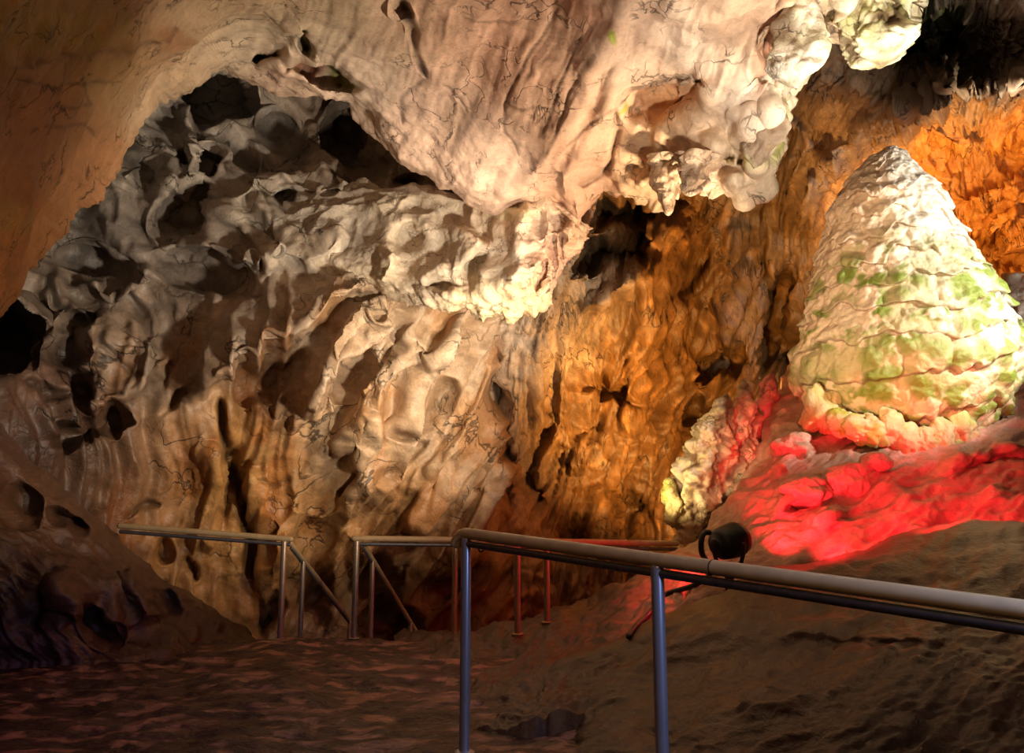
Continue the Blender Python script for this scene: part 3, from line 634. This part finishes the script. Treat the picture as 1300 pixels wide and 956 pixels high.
    z = .30 + .05 * fbm(q * .9, 3) + .05 * ridged(np.stack([X * 1.6 + .6 * perlin(q * 1.5), Y * 4.2, 0 * X], -1), 4) * .55 + .012 * fbm(q * 9, 3)
    z -= .45 * sstep(2.2 - Y, 0, 3) * 0.6
    lip = sstep(Y, 7.45, 7.75); z -= lip ** 2 * .25
    pos = np.stack([X, Y, z], -1)
    c = np.ones(X.shape + (3,)) * np.array((.042, .019, .021)); k = sstep(fbm(np.stack([X * 2, Y * 4, 0 * X], -1), 4), .0, .6)[..., None]
    c = c * (1 - k) + np.array((.10, .048, .038)) * k
    fk = sstep(fbm(np.stack([X * 3.6 + perlin(q * 2.), Y * 8, 0 * X + 3], -1), 3), .16, .30)[..., None] * .9; c = c * (1 - fk) + np.array((.34, .19, .14)) * fk  # wet stones with their streaky highlights put into the colour
    ext = [np.stack([X[-1], Y[-1] + .05 * j, z[-1] - .35 * j], -1)[None] for j in (1, 2, 3, 4)]
    pos = np.concatenate([pos] + ext); c = np.concatenate([c] + [c[-1:]] * 4)
    o = grid_mesh('floor', pos, c, M_flr, flip=True); tag(o, 'dark wet uneven path floor', 'floor', kind='structure')
    # lower landing beyond the steps
    X, Y = np.meshgrid(np.linspace(-7, 6, 120), np.linspace(7.6, 13, 60)); q = np.stack([X, Y, 0 * X], -1)
    pos = np.stack([X, Y, -1.0 + .08 * fbm(q * 1.2, 4)], -1)
    o = grid_mesh('floor', pos, np.ones(X.shape + (3,)) * np.array((.15, .09, .07)), M_flr, flip=True); tag(o, 'lower cave floor beyond the steps', 'floor', kind='structure')


build_wall_back(); build_wall_left(); build_ceiling(); build_drape(); build_ground()
# ------------------------------------------------------------------ small builders
def frame(d):
    d = d / np.linalg.norm(d)
    r = np.array([0, 0, 1.0]) if abs(d[2]) < .9 else np.array([0, 1.0, 0])
    a = np.cross(r, d); a /= np.linalg.norm(a); b = np.cross(d, a)
    return a, b


def tube(name, pts, rad, mat, parent=None, seg=20, ry=None, org=None, cap_round=False):
    """swept tube with rounded end caps; rad (and ry) scalars or per-point lists"""
    pts = np.array(pts, float); n = len(pts)
    rx = np.full(n, rad) if np.isscalar(rad) else np.array(rad, float)
    rz = rx if ry is None else (np.full(n, ry) if np.isscalar(ry) else np.array(ry, float))
    tan = np.gradient(pts, axis=0)
    P2, R2, Z2, T2 = [], [], [], []
    L0 = tan[0] / np.linalg.norm(tan[0]); L1 = tan[-1] / np.linalg.norm(tan[-1])
    k = [(1., .02), (.6, .78), (.18, .98)] if cap_round else [(.0, .01), (.0, .86), (.12, .98)]
    m = min(rx[0], rz[0])
    for off, sc in k: P2.append(pts[0] - L0 * (off * m if cap_round else -off * m)); R2.append(rx[0] * sc); Z2.append(rz[0] * sc); T2.append(L0)
    for i in range(n): P2.append(pts[i]); R2.append(rx[i]); Z2.append(rz[i]); T2.append(tan[i])
    if not cap_round:
        P2[3] = pts[0] + L0 * m * .3
    m = min(rx[-1], rz[-1])
    if not cap_round: P2[-1] = pts[-1] - L1 * m * .3
    for off, sc in k[::-1]: P2.append(pts[-1] + L1 * (off * m if cap_round else -off * m)); R2.append(rx[-1] * sc); Z2.append(rz[-1] * sc); T2.append(L1)
    ph = np.linspace(0, 2 * np.pi, seg, endpoint=False)
    pos = []
    a_prev = None
    for p, r1, r2, t in zip(P2, R2, Z2, T2):
        t = t / np.linalg.norm(t)
        if a_prev is None: a, b = frame(t)
        else:
            a = a_prev - t * (a_prev @ t); a /= np.linalg.norm(a); b = np.cross(t, a)
        a_prev = a
        pos.append(p + r1 * np.cos(ph)[:, None] * a + r2 * np.sin(ph)[:, None] * b)
    pos = np.array(pos)
    if org is not None: pos = pos - np.array(org)
    return grid_mesh(name, pos, None, mat, parent, wrap=True, flip=True)


def blob(name, c, rx, ry, rz, mat, col, parent=None, n=48, noise=.12, freq=3., knob=0., kf=8., org=(0, 0, 0), axes=None):
    """closed knobbly ellipsoid; rx right, ry away, rz up (metres)"""
    th = np.linspace(.02, np.pi - .02, n)[:, None]; ph = np.linspace(0, 2 * np.pi, 2 * n, endpoint=False)[None]
    u = np.stack([np.sin(th) * np.cos(ph), np.sin(th) * np.sin(ph), np.cos(th) + 0 * ph], -1)
    p = u * np.array([rx, ry, rz])
    if axes is not None: p = p @ np.array(axes)
    w = p + np.array(c)
    k = 1 + noise * fbm(w * freq, 4)
    if knob:
        f1, _, _ = worley(warp(w, .05, 4.) * kf); k = k + knob * (.65 - f1)
    cc = np.ones(w.shape[:2] + (3,)) * np.array(col) if not callable(col) else col(w)
    return grid_mesh(name, np.array(c) - np.array(org) + p * k[..., None], cc, mat, parent, wrap=True)


# ------------------------------------------------------------------ the large stalagmite
def big_stalagmite():
    yy = np.array([188, 194, 202, 212, 226, 245, 262, 290, 330, 352, 375, 400, 420, 440, 460, 480, 500, 520, 535, 548, 560, 575, 600])
    Lx = np.array([1126, 1113, 1101, 1090, 1077, 1062, 1053, 1049, 1036, 1031, 1028, 1023, 1018, 1010, 1005, 1008, 1015, 1022, 1034, 1048, 1062, 1080, 1100])
    Rx = np.array([1138, 1146, 1152, 1160, 1167, 1186, 1196, 1207, 1228, 1242, 1261, 1268, 1276, 1284, 1288, 1286, 1279, 1266, 1256, 1250, 1244, 1234, 1210])
    ny, nx = 420, 620
    v = np.linspace(188, 600, ny); L = np.interp(v, yy, Lx); R = np.interp(v, yy, Rx)
    for _ in range(4):
        L[1:-1] = .25 * L[:-2] + .5 * L[1:-1] + .25 * L[2:]; R[1:-1] = .25 * R[:-2] + .5 * R[1:-1] + .25 * R[2:]
    dc = 7.75
    cx = (L + R) / 2; r = (R - L) / 2 * dc / F * .965
    ax = P(cx, v, np.full(ny, dc)); base = P(np.array(1150.), np.array(572.), np.array(dc))
    ph = np.linspace(0, 2 * np.pi, nx, endpoint=False)
    C, S = np.cos(ph)[None], np.sin(ph)[None]
    dirs = C[..., None] * RIGHT + S[..., None] * np.array([0, -1.0, 0])
    p0 = ax[:, None] + r[:, None, None] * dirs * np.array([1, .95, 1])
    q = p0 * np.array([1, 1, 1])
    # drooping tiers
    vv = np.repeat(v[:, None], nx, 1)
    wob = 24 * fbm(np.stack([C * 1.5 + 0 * vv, S * 1.5 + 0 * vv, vv / 160.], -1), 3) + 7 * fbm(np.stack([C * 5 + 0 * vv, S * 5 + 0 * vv, vv / 60.], -1), 2)
    T = np.interp(vv + wob, [188, 260, 330, 420, 520, 600], [0, 3.2, 5.6, 8.4, 10.8, 12.2])
    T = T + .5 * C * .8
    k = np.floor(T); fr = T - k
    saw = np.where(fr < .86, (fr / .86) ** 1.3, 1 - sstep(fr, .86, 1.0))
    # lobes along each tier
    nl = 13 + (k * 7) % 5
    lob = np.abs(np.sin(ph[None] * nl / 2 + k * 2.4 + 1.2 * fbm(q * 1.6, 2)))
    f1, f2, cid = worley(warp(q, .1, 3.) * np.array([4.6, 4.6, 5.6])); g1, _, _ = worley(warp(q, .05, 6.) * 12.)
    env = sstep(vv, 190, 250)
    disp = env * (.036 * (1 - .45 * sstep(vv, 400, 500)) * (saw - .5) + .052 * (.45 + .55 * sstep(vv, 280, 380)) * saw * (np.sqrt(lob) - .6) + .075 * (.55 - f1)) + .028 * fbm(q * 7, 3) + .022 * (.5 - g1) + .02 * (1 - env) * fbm(q * 14, 2)
    p = p0 + dirs * disp[..., None]
    p[..., 2] -= .03 * env * saw * lob
    # colour: cream calcite, warm light painted peach on its left, moss on the tiers
    left = sstep(-C, -.2, .8); n1 = fbm(q * 3., 4); n2 = fbm(q * 8. + 3, 3)
    c = np.array((.74, .66, .55)) * np.ones(p.shape)
    m = (np.clip(left * .9 + .25 * n1, 0, 1))[..., None]; c = c * (1 - m) + np.array((.72, .50, .34)) * m
    hb = sstep(vv, 395, 520)[..., None] * .75; c = c * (1 - hb) + np.array((.66, .50, .24)) * hb
    band = np.exp(-((vv - 400) / 62.) ** 2) + .75 * np.exp(-((vv - 520) / 50.) ** 2)
    mm = np.clip(1.25 * band * (.8 + .5 * S) * sstep(n1 + .6 * n2 + .2 * saw - .25 * left + .30, -.1, .25), 0, 1) * (.45 + .55 * sstep(.8 - f1, .1, .45))
    mm = (mm * .95)[..., None]; c = c * (1 - mm) + np.array((.155, .215, .012)) * mm
    crevice = ((1 - saw) * sstep(fr, .78, .93) * .8 * env)[..., None]; c = c * (1 - crevice) + np.array((.16, .085, .05)) * crevice  # browner in the undercut below each tier
    root = empty('stalagmite', base)
    tag(root, 'huge cone-shaped cream stalagmite with drooping tiers and patches of green moss', 'stalagmite')
    grid_mesh('body', p - base, c, M_cone, root, wrap=True, flip=False)
    def lc(col2):
        def f(w):
            k = sstep(fbm(w * 6 + 5, 3), -.15, .3)[..., None]
            return np.array((.62, .46, .22)) * (1 - k) + np.array(col2) * k
        return f
    for (x, y, rr, rv, dd, cc) in [(1043, 522, 20, 25, 7.3, (.60, .45, .16)), (1070, 540, 16, 15, 7.12, (.40, .40, .05)), (1100, 546, 22, 18, 7.02, (.44, .42, .08)), (1130, 545, 14, 20, 7.0, (.60, .46, .2)), (1150, 556, 15, 17, 6.98, (.5, .42, .12)), (1174, 562, 15, 15, 6.98, (.55, .42, .16)),
                                   (1195, 556, 13, 20, 7.0, (.5, .43, .16)), (1216, 548, 20, 20, 7.1, (.5, .45, .14)), (1238, 536, 16, 20, 7.28, (.6, .5, .25)), (1272, 468, 18, 24, 7.45, (.74, .66, .56))]:
        s = 1.2 * dd / F
        blob('lobe', P(np.array(float(x)), np.array(float(y)), np.array(dd)), rr * s, rr * s * .7, rv * s, M_cone, lc(cc), root, 40, .45, 6., .22, 9., base)
    tp = P(np.array(1131.), np.array(197.), np.array(dc))
    blob('tip', tp, .11, .10, .07, M_cone, (.74, .68, .60), root, 36, .3, 7., .15, 14., base)


# knobbly popcorn stalagmites on the ridge left of it
def popcorn(name, spine, dd, label, seed, group=None, colr=(.66, .52, .33), kf=9., cat='stalagmite', mossy=.2, amp=.5, n=150, m=160):
    sp = resample(spine, n)            # px, py, radius px
    c = P(sp[:, 0], sp[:, 1], np.full(n, dd)); r = sp[:, 2] * dd / F
    base = c[0]
    ph = np.linspace(0, 2 * np.pi, m, endpoint=False)
    tan = np.gradient(c, axis=0); pos = []
    a = RIGHT
    for i in range(n):
        t = tan[i] / np.linalg.norm(tan[i]); ai = a - t * (a @ t); ai /= np.linalg.norm(ai); b = np.cross(t, ai)
        e = min(1, math.sqrt(max(0., 1 - max(0, (i / (n - 1) - .93) / .07) ** 2)) + .02)
        pos.append(c[i] + r[i] * e * (np.cos(ph)[:, None] * ai + np.sin(ph)[:, None] * b))
    p = np.array(pos); q = p + seed
    nn = p - c[:, None]; ln = np.linalg.norm(nn, axis=-1)[..., None] + 1e-6
    f1, f2, _ = worley(warp(q, .13, 4.) * kf * .62); g1, _, _ = worley(warp(q, .05, 8.) * kf * 1.7)
    k = amp * (.55 - f1) * np.minimum(1, r[:, None] / .10) + .22 * (.5 - g1) + .32 * fbm(q * 4.2, 3)
    p = p + nn / ln * (np.minimum(r, .16)[:, None, None] * k[..., None] * 1.6)
    mo = (mossy * sstep(fbm(q * 5 + 2, 3), .0, .3))[..., None]
    cc = np.array(colr) * np.ones(p.shape); cc = cc * (1 - mo) + np.array((.36, .38, .05)) * mo
    crevice = (sstep(f1, .45, .75) * .8)[..., None]; cc = cc * (1 - crevice) + np.array((.20, .11, .06)) * crevice  # browner in the gaps between knobs
    o = grid_mesh(name, p - base, cc, M_drap, wrap=True, flip=False)
    o.location = tuple(base); tag(o, label, cat, group); return o


def formations():
    big_stalagmite()
    g = 'knobbly stalagmites on the ridge left of the large one'
    popcorn('popcorn_stalagmite', [(876, 690, 16), (882, 660, 27), (884, 630, 32), (893, 595, 30), (906, 560, 25), (918, 530, 16), (923, 505, 9), (924, 500, 4)], 7.95, 'leftmost and bulkiest knobbly stalagmite on the ridge beside the red mound', 3.0, g)
    popcorn('popcorn_stalagmite', [(918, 640, 20), (924, 610, 26), (934, 575, 24), (943, 545, 18), (948, 515, 15), (946, 492, 10), (945, 480, 4)], 8.05, 'middle knobbly stalagmite with a blunt spike on the ridge beside the red mound', 8.0, g)
    popcorn('popcorn_stalagmite', [(962, 590, 14), (968, 545, 11), (972, 515, 11), (978, 490, 9), (980, 472, 5)], 8.25, 'slim pinkish spike stalagmite nearest the large stalagmite on the ridge', 13.0, g, (.62, .36, .28))
    popcorn('popcorn_stalagmite', [(862, 668, 12), (856, 640, 13), (851, 622, 10), (848, 606, 4)], 7.85, 'short mossy knob at the left foot of the knobbly stalagmites', 19.0, g, (.60, .50, .24), mossy=.7)
    popcorn('stalagmite', [(1320, 600, 52), (1318, 520, 46), (1308, 440, 36), (1300, 390, 34), (1298, 358, 24), (1302, 346, 8)], 8.9, 'pale stalagmite cut by the right picture edge behind the large cone', 23.0, None, (.60, .54, .48), 6., mossy=.0, amp=.2)
    # hanging formations at the top right
    popcorn('stalactite', [(1118, -90, 40), (1114, -30, 42), (1112, 10, 42), (1110, 40, 44), (1113, 62, 38), (1116, 78, 24), (1118, 88, 6)], 4.75, 'bright bulbous yellow-green stalactite hanging at the top right', 29.0, None, (.80, .76, .52), 11., 'stalactite', .45, .3)
    popcorn('stalactite', [(1020, -20, 20), (1014, 20, 24), (1012, 50, 30), (1012, 75, 32), (1010, 95, 22), (1011, 114, 6)], 4.75, 'white drape stalactite with a green top left of the bulbous bright one', 31.0, None, (.78, .70, .58), 6., 'stalactite', .25, .16)
    popcorn('stalactite', [(978, 80, 26), (974, 120, 29), (969, 165, 27), (962, 195, 19), (957, 214, 6)], 5.42, 'long pale stalactite with green moss on its right edge', 37.0, None, (.74, .62, .50), 5., 'stalactite', .35, .2)
    popcorn('stalactite', [(850, 200, 22), (848, 230, 18), (846, 252, 10), (849, 274, 4)], 6.1, 'short pointed tan stalactite at the lower edge of the ceiling tongue', 41.0, None, (.66, .48, .32), 9., 'stalactite', .0, .25)
    popcorn('stalactite', [(888, 200, 30), (884, 225, 20), (876, 240, 12), (874, 249, 4)], 5.7, 'stubby tan knob stalactite between the pointed one and the long mossy one', 43.0, None, (.68, .50, .35), 10., 'stalactite', .0, .3)
    # boulders at the foot of the stalagmite
    for x, y, rr, rv, dd, lab in [(1076, 613, 30, 27, 6.5, 'round orange boulder in front of the large stalagmite'), (1024, 626, 34, 22, 6.45, 'flat reddish boulder left of the round orange one'), (1008, 570, 30, 22, 7.2, 'smooth red boulder under the left foot of the large stalagmite'), (1114, 588, 22, 13, 6.68, 'small orange rock under the front lobes of the large stalagmite')]:
        s = dd / F; c = P(np.array(float(x)), np.array(float(y)), np.array(dd))
        o = blob('boulder', (0, 0, 0), rr * s, rr * s, rv * s, M_mnd, (.52, .34, .23), None, 44, .35, 3.5); o.location = tuple(c); tag(o, lab, 'boulder', 'boulders at the foot of the stalagmite')


# ------------------------------------------------------------------ rails
M_rail = plain_mat('tan_rail_sleeve', (.62, .50, .27), .38, .0, .12, 14, (1, 1, 1))
M_rail_far = plain_mat('shaded_tan_sleeve', (.34, .25, .13), .42, .0, .12, 14)  # darker copy of the tan sleeve: weaker light put into the colour
M_post_far = plain_mat('shaded_steel_post', (.34, .27, .18), .36, .5, .12, 24)  # steel post again, its dimmer warm light put into the colour
M_bar = plain_mat('dark_steel_bar', (.13, .13, .14), .42, .7, .2, 30)
M_post = plain_mat('brushed_steel_post', (.50, .49, .50), .32, .65, .12, 24, (1, 1, .2))
M_black = plain_mat('black_plastic', (.012, .012, .013), .45, 0, .2, 20)
M_glass = plain_mat('red_lens', (.5, .03, .03), .15, 0, .1, 5)
M_step = rock_mat('stone_steps', .6, .5, 6, .0, .4, .25)
GROUND = []


def ground_z(x, y, top=2.2):
    from mathutils import Vector
    best = None
    for o in GROUND:
        ok, loc, nrm, idx = o.ray_cast(Vector((x, y, top)), Vector((0, 0, -1)))
        if ok and (best is None or loc.z > best): best = loc.z
    return -1.0 if best is None else best


def on_ground(px, py, lift=0.):
    from mathutils import Vector
    d = P(np.array(float(px)), np.array(float(py)), np.array(1.)) - CAM; d /= np.linalg.norm(d); best = 99.
    for o in GROUND:
        ok, loc, nrm, idx = o.ray_cast(Vector(tuple(CAM)), Vector(tuple(d)))
        if ok: best = min(best, (np.array(loc) - CAM) @ d)
    return CAM + d * (best if best < 90 else 5.) + np.array([0, 0, lift])


def post(parent, org, p_top, rad, zb=None, mat=None):
    if zb is None: zb = ground_z(p_top[0], p_top[1], p_top[2] - .02)
    b = np.array([p_top[0], p_top[1], zb - .03])
    o = tube('post', [b, b * .7 + p_top * .3, b * .3 + p_top * .7, p_top], rad, mat or M_post, parent, 24, org=org)
    f = np.array([p_top[0], p_top[1], zb])
    tube('base_flange', [f - np.array([0, 0, .02]), f + np.array([0, 0, .006]), f + np.array([0, 0, .012])], rad * 2.0, mat or M_post, o, 24, org=org)
    return o


def lerp(a, b, t): return a * (1 - t) + b * t


def pts_on(a, b, n=12): return [lerp(a, b, t) for t in np.linspace(0, 1, n)]


def at_px(a, b, px):
    """point of the straight bar a-b that stands above image column px"""
    lo, hi = -1.0, 2.0
    def col(p):
        v = p - CAM; return 650 + F * (v @ RIGHT) / (v @ FWD)
    s = 1 if col(b) > col(a) else -1
    for _ in range(60):
        m = (lo + hi) / 2
        if (col(lerp(a, b, m)) - px) * s < 0: lo = m
        else: hi = m
    return lerp(a, b, lo)


def Q(x, y, d): return P(np.array(float(x)), np.array(float(y)), np.array(float(d)))


def rail(label, a, b, posts, r=.027, drop=.047, group=None, under=True, rp=.024, stub=None, slope=None, joint=None, curl=False):
    MR, MP = (M_rail_far, M_post_far) if group else (M_rail, M_post)
    z0 = ground_z(*posts_xy(a, b, posts[0]))
    org = np.array([*at_px(a, b, posts[0])[:2], z0])
    root = empty('handrail', org); tag(root, label, 'handrail', group)
    line = pts_on(a, b, 14)
    if curl:
        dv = (b - a) / np.linalg.norm(b - a)
        pre = [a - dv * .10 + np.array([0, 0, -.055]), a - dv * .085 + np.array([0, 0, -.03]), a - dv * .055 + np.array([0, 0, -.01]), a - dv * .025 + np.array([0, 0, -.002])]
        line = pre + line
    tube('top_rail', line, r, MR, root, 28, org=org, cap_round=True)
    dn = np.array([0, 0, -drop])
    if under: tube('lower_bar', pts_on(a + dn, b + dn, 10), .017, M_bar, root, 16, org=org)
    for px in posts:
        p = at_px(a, b, px); post(root, org, p + np.array([0, 0, -r * .8]), rp, None, MP)
    if joint:
        p = at_px(a, b, joint); dv = (b - a) / np.linalg.norm(b - a)
        tube('joint_ring', [p - dv * .006, p, p + dv * .006], r * 1.03, M_black, root, 28, org=org)
    if slope:
        sa, sb, sposts = slope
        o = tube('sloping_rail', pts_on(sa, sb, 8), r * .8, MR, root, 20, org=org, cap_round=True)
        tube('lower_bar', pts_on(sa + dn * .8, sb + dn * .8, 8), .012, M_bar, o, 14, org=org)
        for px in sposts:
            p = at_px(sa, sb, px); post(root, org, p + np.array([0, 0, -r * .5]), rp * .85, None, MP)
    return root


def posts_xy(a, b, px):
    p = at_px(a, b, px); return p[0], p[1], p[2] - .02


def things():
    bpy.context.view_layer.update()
    formations()
    # steps going down behind the edge of the path
    v = []; f = []
    import itertools
    x0, x1 = -3.4, -.2
    prof = [(7.6, .22)]
    z = .22
    for k in range(6):
        y = 7.78 + .29 * k; z2 = .22 - .2 * (k + 1)
        prof += [(y, z), (y, z2)]; z = z2
    prof += [(7.78 + .29 * 6, z), (7.78 + .29 * 6, -1.3), (7.6, -1.3)]
    n = len(prof)
    v = [(x0, y, zz) for y, zz in prof] + [(x1, y, zz) for y, zz in prof]
    me = bpy.data.meshes.new('steps'); fs = [(i, (i + 1) % n, (i + 1) % n + n, i + n) for i in range(n)] + [tuple(range(n))[::-1], tuple(range(n, 2 * n))]
    me.from_pydata(v, [], fs); at = me.color_attributes.new('Col', 'FLOAT_COLOR', 'POINT')
    for d in at.data: d.color = (.2, .12, .09, 1)
    st = link('steps', me, M_step); tag(st, 'stone steps leading down behind the far edge of the path', 'steps', kind='structure')
    for nme in ('floor', 'floor.001', 'clay_mound', 'earth_bank', 'rock_mound', 'steps'):
        if nme in bpy.data.objects: GROUND.append(bpy.data.objects[nme])
    bpy.context.view_layer.update()
    rail('near handrail sloping across the right half in front of the brown bank', Q(594, 677.5, 4.0), Q(1500, 802, 1.9), [592, 834, 1466], .0275, .050, None, True, .0255, joint=905, curl=True)
    rail('left far handrail with a sloping stair rail at its right end', Q(152, 667.5, 7.15), Q(369, 684.5, 7.35), [361], .026, .05, 'far handrails', True, .027, slope=(Q(369, 690, 7.38), Q(446, 789, 8.55), [385, 444]))
    rail('middle far handrail with a stair rail falling below its left post', Q(449, 683.5, 7.4), Q(596, 685.5, 7.6), [453, 578], .026, .05, 'far handrails', True, .027, slope=(Q(461, 690, 7.45), Q(531, 806, 8.7), [473, 521]))
    rail('red lit handrail behind the near one running to the clay mound', Q(640, 686.5, 6.6), Q(859, 690.2, 7.5), [657, 694], .026, .05, 'far handrails', True, .026)
    # red floodlight with its cable
    c = Q(924, 688, 5.45); aim = Q(1220, 590, 6.9) - c; aim /= np.linalg.norm(aim)
    zb = ground_z(c[0], c[1] , c[2]); org = np.array([c[0], c[1], zb])
    root = empty('floodlight', org); tag(root, 'black floodlight standing behind the near handrail on the red mound', 'floodlight')
    back = c - aim * .12; fr = c + aim * .10
    tube('housing', [back, back + aim * .02, back + aim * .05, c, fr], [.05, .085, .105, .115, .12], M_black, root, 32, org=org, cap_round=False)
    tube('lens', [fr - aim * .012, fr + aim * .001, fr + aim * .006], .105, M_glass, root, 32, org=org)
    a, b = frame(aim)
    arc = [c + a * .145 * math.cos(t) - np.array([0, 0, 1]) * .21 * math.sin(t) for t in np.linspace(0, math.pi, 17)]
    tube('bracket', arc, .014, M_black, root, 12, org=org)
    ft = c - np.array([0, 0, .21]); tube('foot', [np.array([ft[0], ft[1], min(zb, ft[2] - .05) - .02]), (ft + org) / 2, ft], .03, M_black, root, 16, org=org)
    cab = [Q(900, 676, 5.36), Q(892, 668, 5.34), Q(887, 682, 5.30), Q(889, 700, 5.28)]
    for x, y in [(905, 728), (898, 738), (880, 748), (846, 757), (834, 770), (822, 786), (806, 800), (798, 812)]:
        cab.append(on_ground(x, y, .02))
    cab = resample(np.array(cab), 60)
    o = tube('cable', cab, .019, M_black, None, 14, cap_round=True, org=cab[0]); o.location = tuple(cab[0]); tag(o, 'thick black cable running from the floodlight down past the near post', 'cable')
    # curl of black cable tie hanging under the near rail
    t = [Q(606, 688, 3.96), Q(607, 697, 3.95), Q(610, 701, 3.95), Q(614, 698, 3.95), Q(612, 693, 3.95), Q(608, 694, 3.95)]
    t = resample(np.array(t), 30); o = tube('cable_tie', t, .0045, M_black, None, 8, cap_round=True, org=t[0]); o.location = tuple(t[0]); tag(o, 'small curled black cable tie hanging under the left end of the near handrail', 'cable tie')


things()


#@@LIGHTS
def spot(name, p, target, power, colr, ang=60, blend=.6, rad=.12):
    l = bpy.data.lights.new(name, 'SPOT'); l.energy = power; l.color = colr; l.spot_size = math.radians(ang); l.spot_blend = blend; l.shadow_soft_size = rad
    o = bpy.data.objects.new(name, l); COL.objects.link(o); o.location = tuple(p)
    import mathutils
    v = mathutils.Vector(tuple(np.array(target) - np.array(p)))
    o.rotation_euler = v.to_track_quat('-Z', 'Y').to_euler()
    return o


def point(name, p, power, colr, rad=.2):
    l = bpy.data.lights.new(name, 'POINT'); l.energy = power; l.color = colr; l.shadow_soft_size = rad
    o = bpy.data.objects.new(name, l); COL.objects.link(o); o.location = tuple(p); return o


A = lambda x, y, d: P(np.array(x), np.array(y), np.array(d))
WARM = (1., .78, .52); WHITE = (1., .93, .82); ORG = (1., .50, .14)
NEUT = (1., .86, .68); GOLD = (1., .74, .36)
spot('flood_key', A(985, 480, 5.7), A(470, 220, 7.6), 420, WARM, 112, .6, .10)
spot('fill_left', A(840, 600, 4.6), A(330, 330, 8.6), 740, NEUT, 85, .9, .12)  # unseen fill hanging in mid-air, added for the left wall
spot('fill_drape', A(800, 640, 5.6), A(610, 320, 7.4), 230, WARM, 46, .8, .08)  # added spot without a visible source, brightens the drape
spot('flood_up', A(1010, 735, 5.25), A(820, 150, 6.0), 200, WARM, 120, .8, .08)
spot('fill_top', A(1150, 430, 3.3), A(1000, 80, 5.0), 360, NEUT, 60, .8, .1)  # unseen mid-air spot added to brighten the hanging stalactites
spot('flood_cone', A(1650, 250, 5.3), A(1190, 360, 7.2), 720, WHITE, 70, .5, .12)
spot('flood_cone_front', A(900, 560, 4.2), A(1138, 390, 7.2), 640, (1., .78, .48), 36, .5, .12)
spot('fill_flow', A(760, 455, 6.6), A(490, 520, 8.8), 170, WARM, 70, .9, .10)  # added to brighten the beige sheets, no fitting there
spot('flood_high', A(1420, 330, 4.2), A(1090, 50, 4.9), 230, (1., .93, .70), 56, .8, .1)
spot('red_flood_fill', A(985, 697, 5.25), A(1012, 622, 6.9), 250, (1., .025, .045), 38, .5, .05)
spot('red_flood_fill', A(975, 640, 5.2), A(962, 595, 7.4), 130, (1., .025, .045), 30, .6, .05)  # extra red spot in mid-air, added for the mound's left flank
spot('red_flood_fill', A(1030, 678, 5.2), A(1110, 668, 5.9), 120, (1., .025, .045), 66, .6, .05)  # added spot spreading the red along the crest
spot('red_flood_fill', A(1170, 645, 5.0), A(1250, 625, 6.0), 170, (1., .025, .045), 92, .6, .05)  # another added red spot, for the right of the mound
spot('red_flood_fill', A(905, 668, 6.0), A(820, 735, 6.2), 48, (1., .025, .045), 130, .8, .05)  # added spot imitating the floodlight's red spill to the left
spot('flood_low', A(800, 650, 7.45), A(900, 590, 7.95), 40, GOLD, 70, .7, .05)
spot('fill_knobs', A(600, 540, 4.6), A(903, 580, 7.95), 330, (1., .80, .48), 16, .5, .05)  # unseen narrow spot above the path, added for the knobbly stalagmites
spot('fill_right', A(1420, 430, 7.3), A(1300, 390, 8.8), 60, WHITE, 60, .6, .05)  # added spot that brightens the stalagmite at the right edge
spot('flood_back', A(900, 640, 8.6), A(880, 420, 11.8), 850, ORG, 130, .8, .15)
spot('flood_niche', A(1170, 330, 9.3), A(1250, 210, 10.4), 240, ORG, 140, .8, .15)
spot('fill_corner', A(1330, 190, 7.2), A(1240, 60, 8.6), 120, NEUT, 110, .9, .1)  # unseen light added to lift the dark roof corner
spot('flood_lip', A(-50, 560, 3.4), A(150, 100, 4.5), 22, (1., .6, .3), 120, .9, .3)
point('fill_above', (0.4, 0.8, 3.0), 38, (1., .58, .36), .3)  # added overhead fill near the camera, no lamp hangs there
spot('purple', (-2.4, 2.6, 2.0), (-2.3, 4.9, .3), 34, (.75, .10, .5), 66, .9, .3)
spot('blue', (2.0, 1.2, 1.7), (0.2, 3.5, .95), 120, (.30, .45, 1.), 34, .7, .12)

w = bpy.data.worlds.new('cave_dark'); bpy.context.scene.world = w; w.use_nodes = True
w.node_tree.nodes['Background'].inputs['Color'].default_value = (.05, .03, .02, 1); w.node_tree.nodes['Background'].inputs['Strength'].default_value = .15

cam = bpy.data.cameras.new('camera'); co = bpy.data.objects.new('camera', cam); COL.objects.link(co)
co.location = tuple(CAM); co.rotation_euler = (math.pi / 2 + PITCH, 0, 0)
cam.sensor_width = 36.0; cam.sensor_fit = 'HORIZONTAL'; cam.lens = 36.0 * F / W; cam.clip_start = .05
sc = bpy.context.scene; sc.camera = co
sc.view_settings.view_transform = 'Standard'; sc.view_settings.look = 'None'; sc.view_settings.exposure = 0; sc.view_settings.gamma = 1; sc.view_settings.use_curve_mapping = False
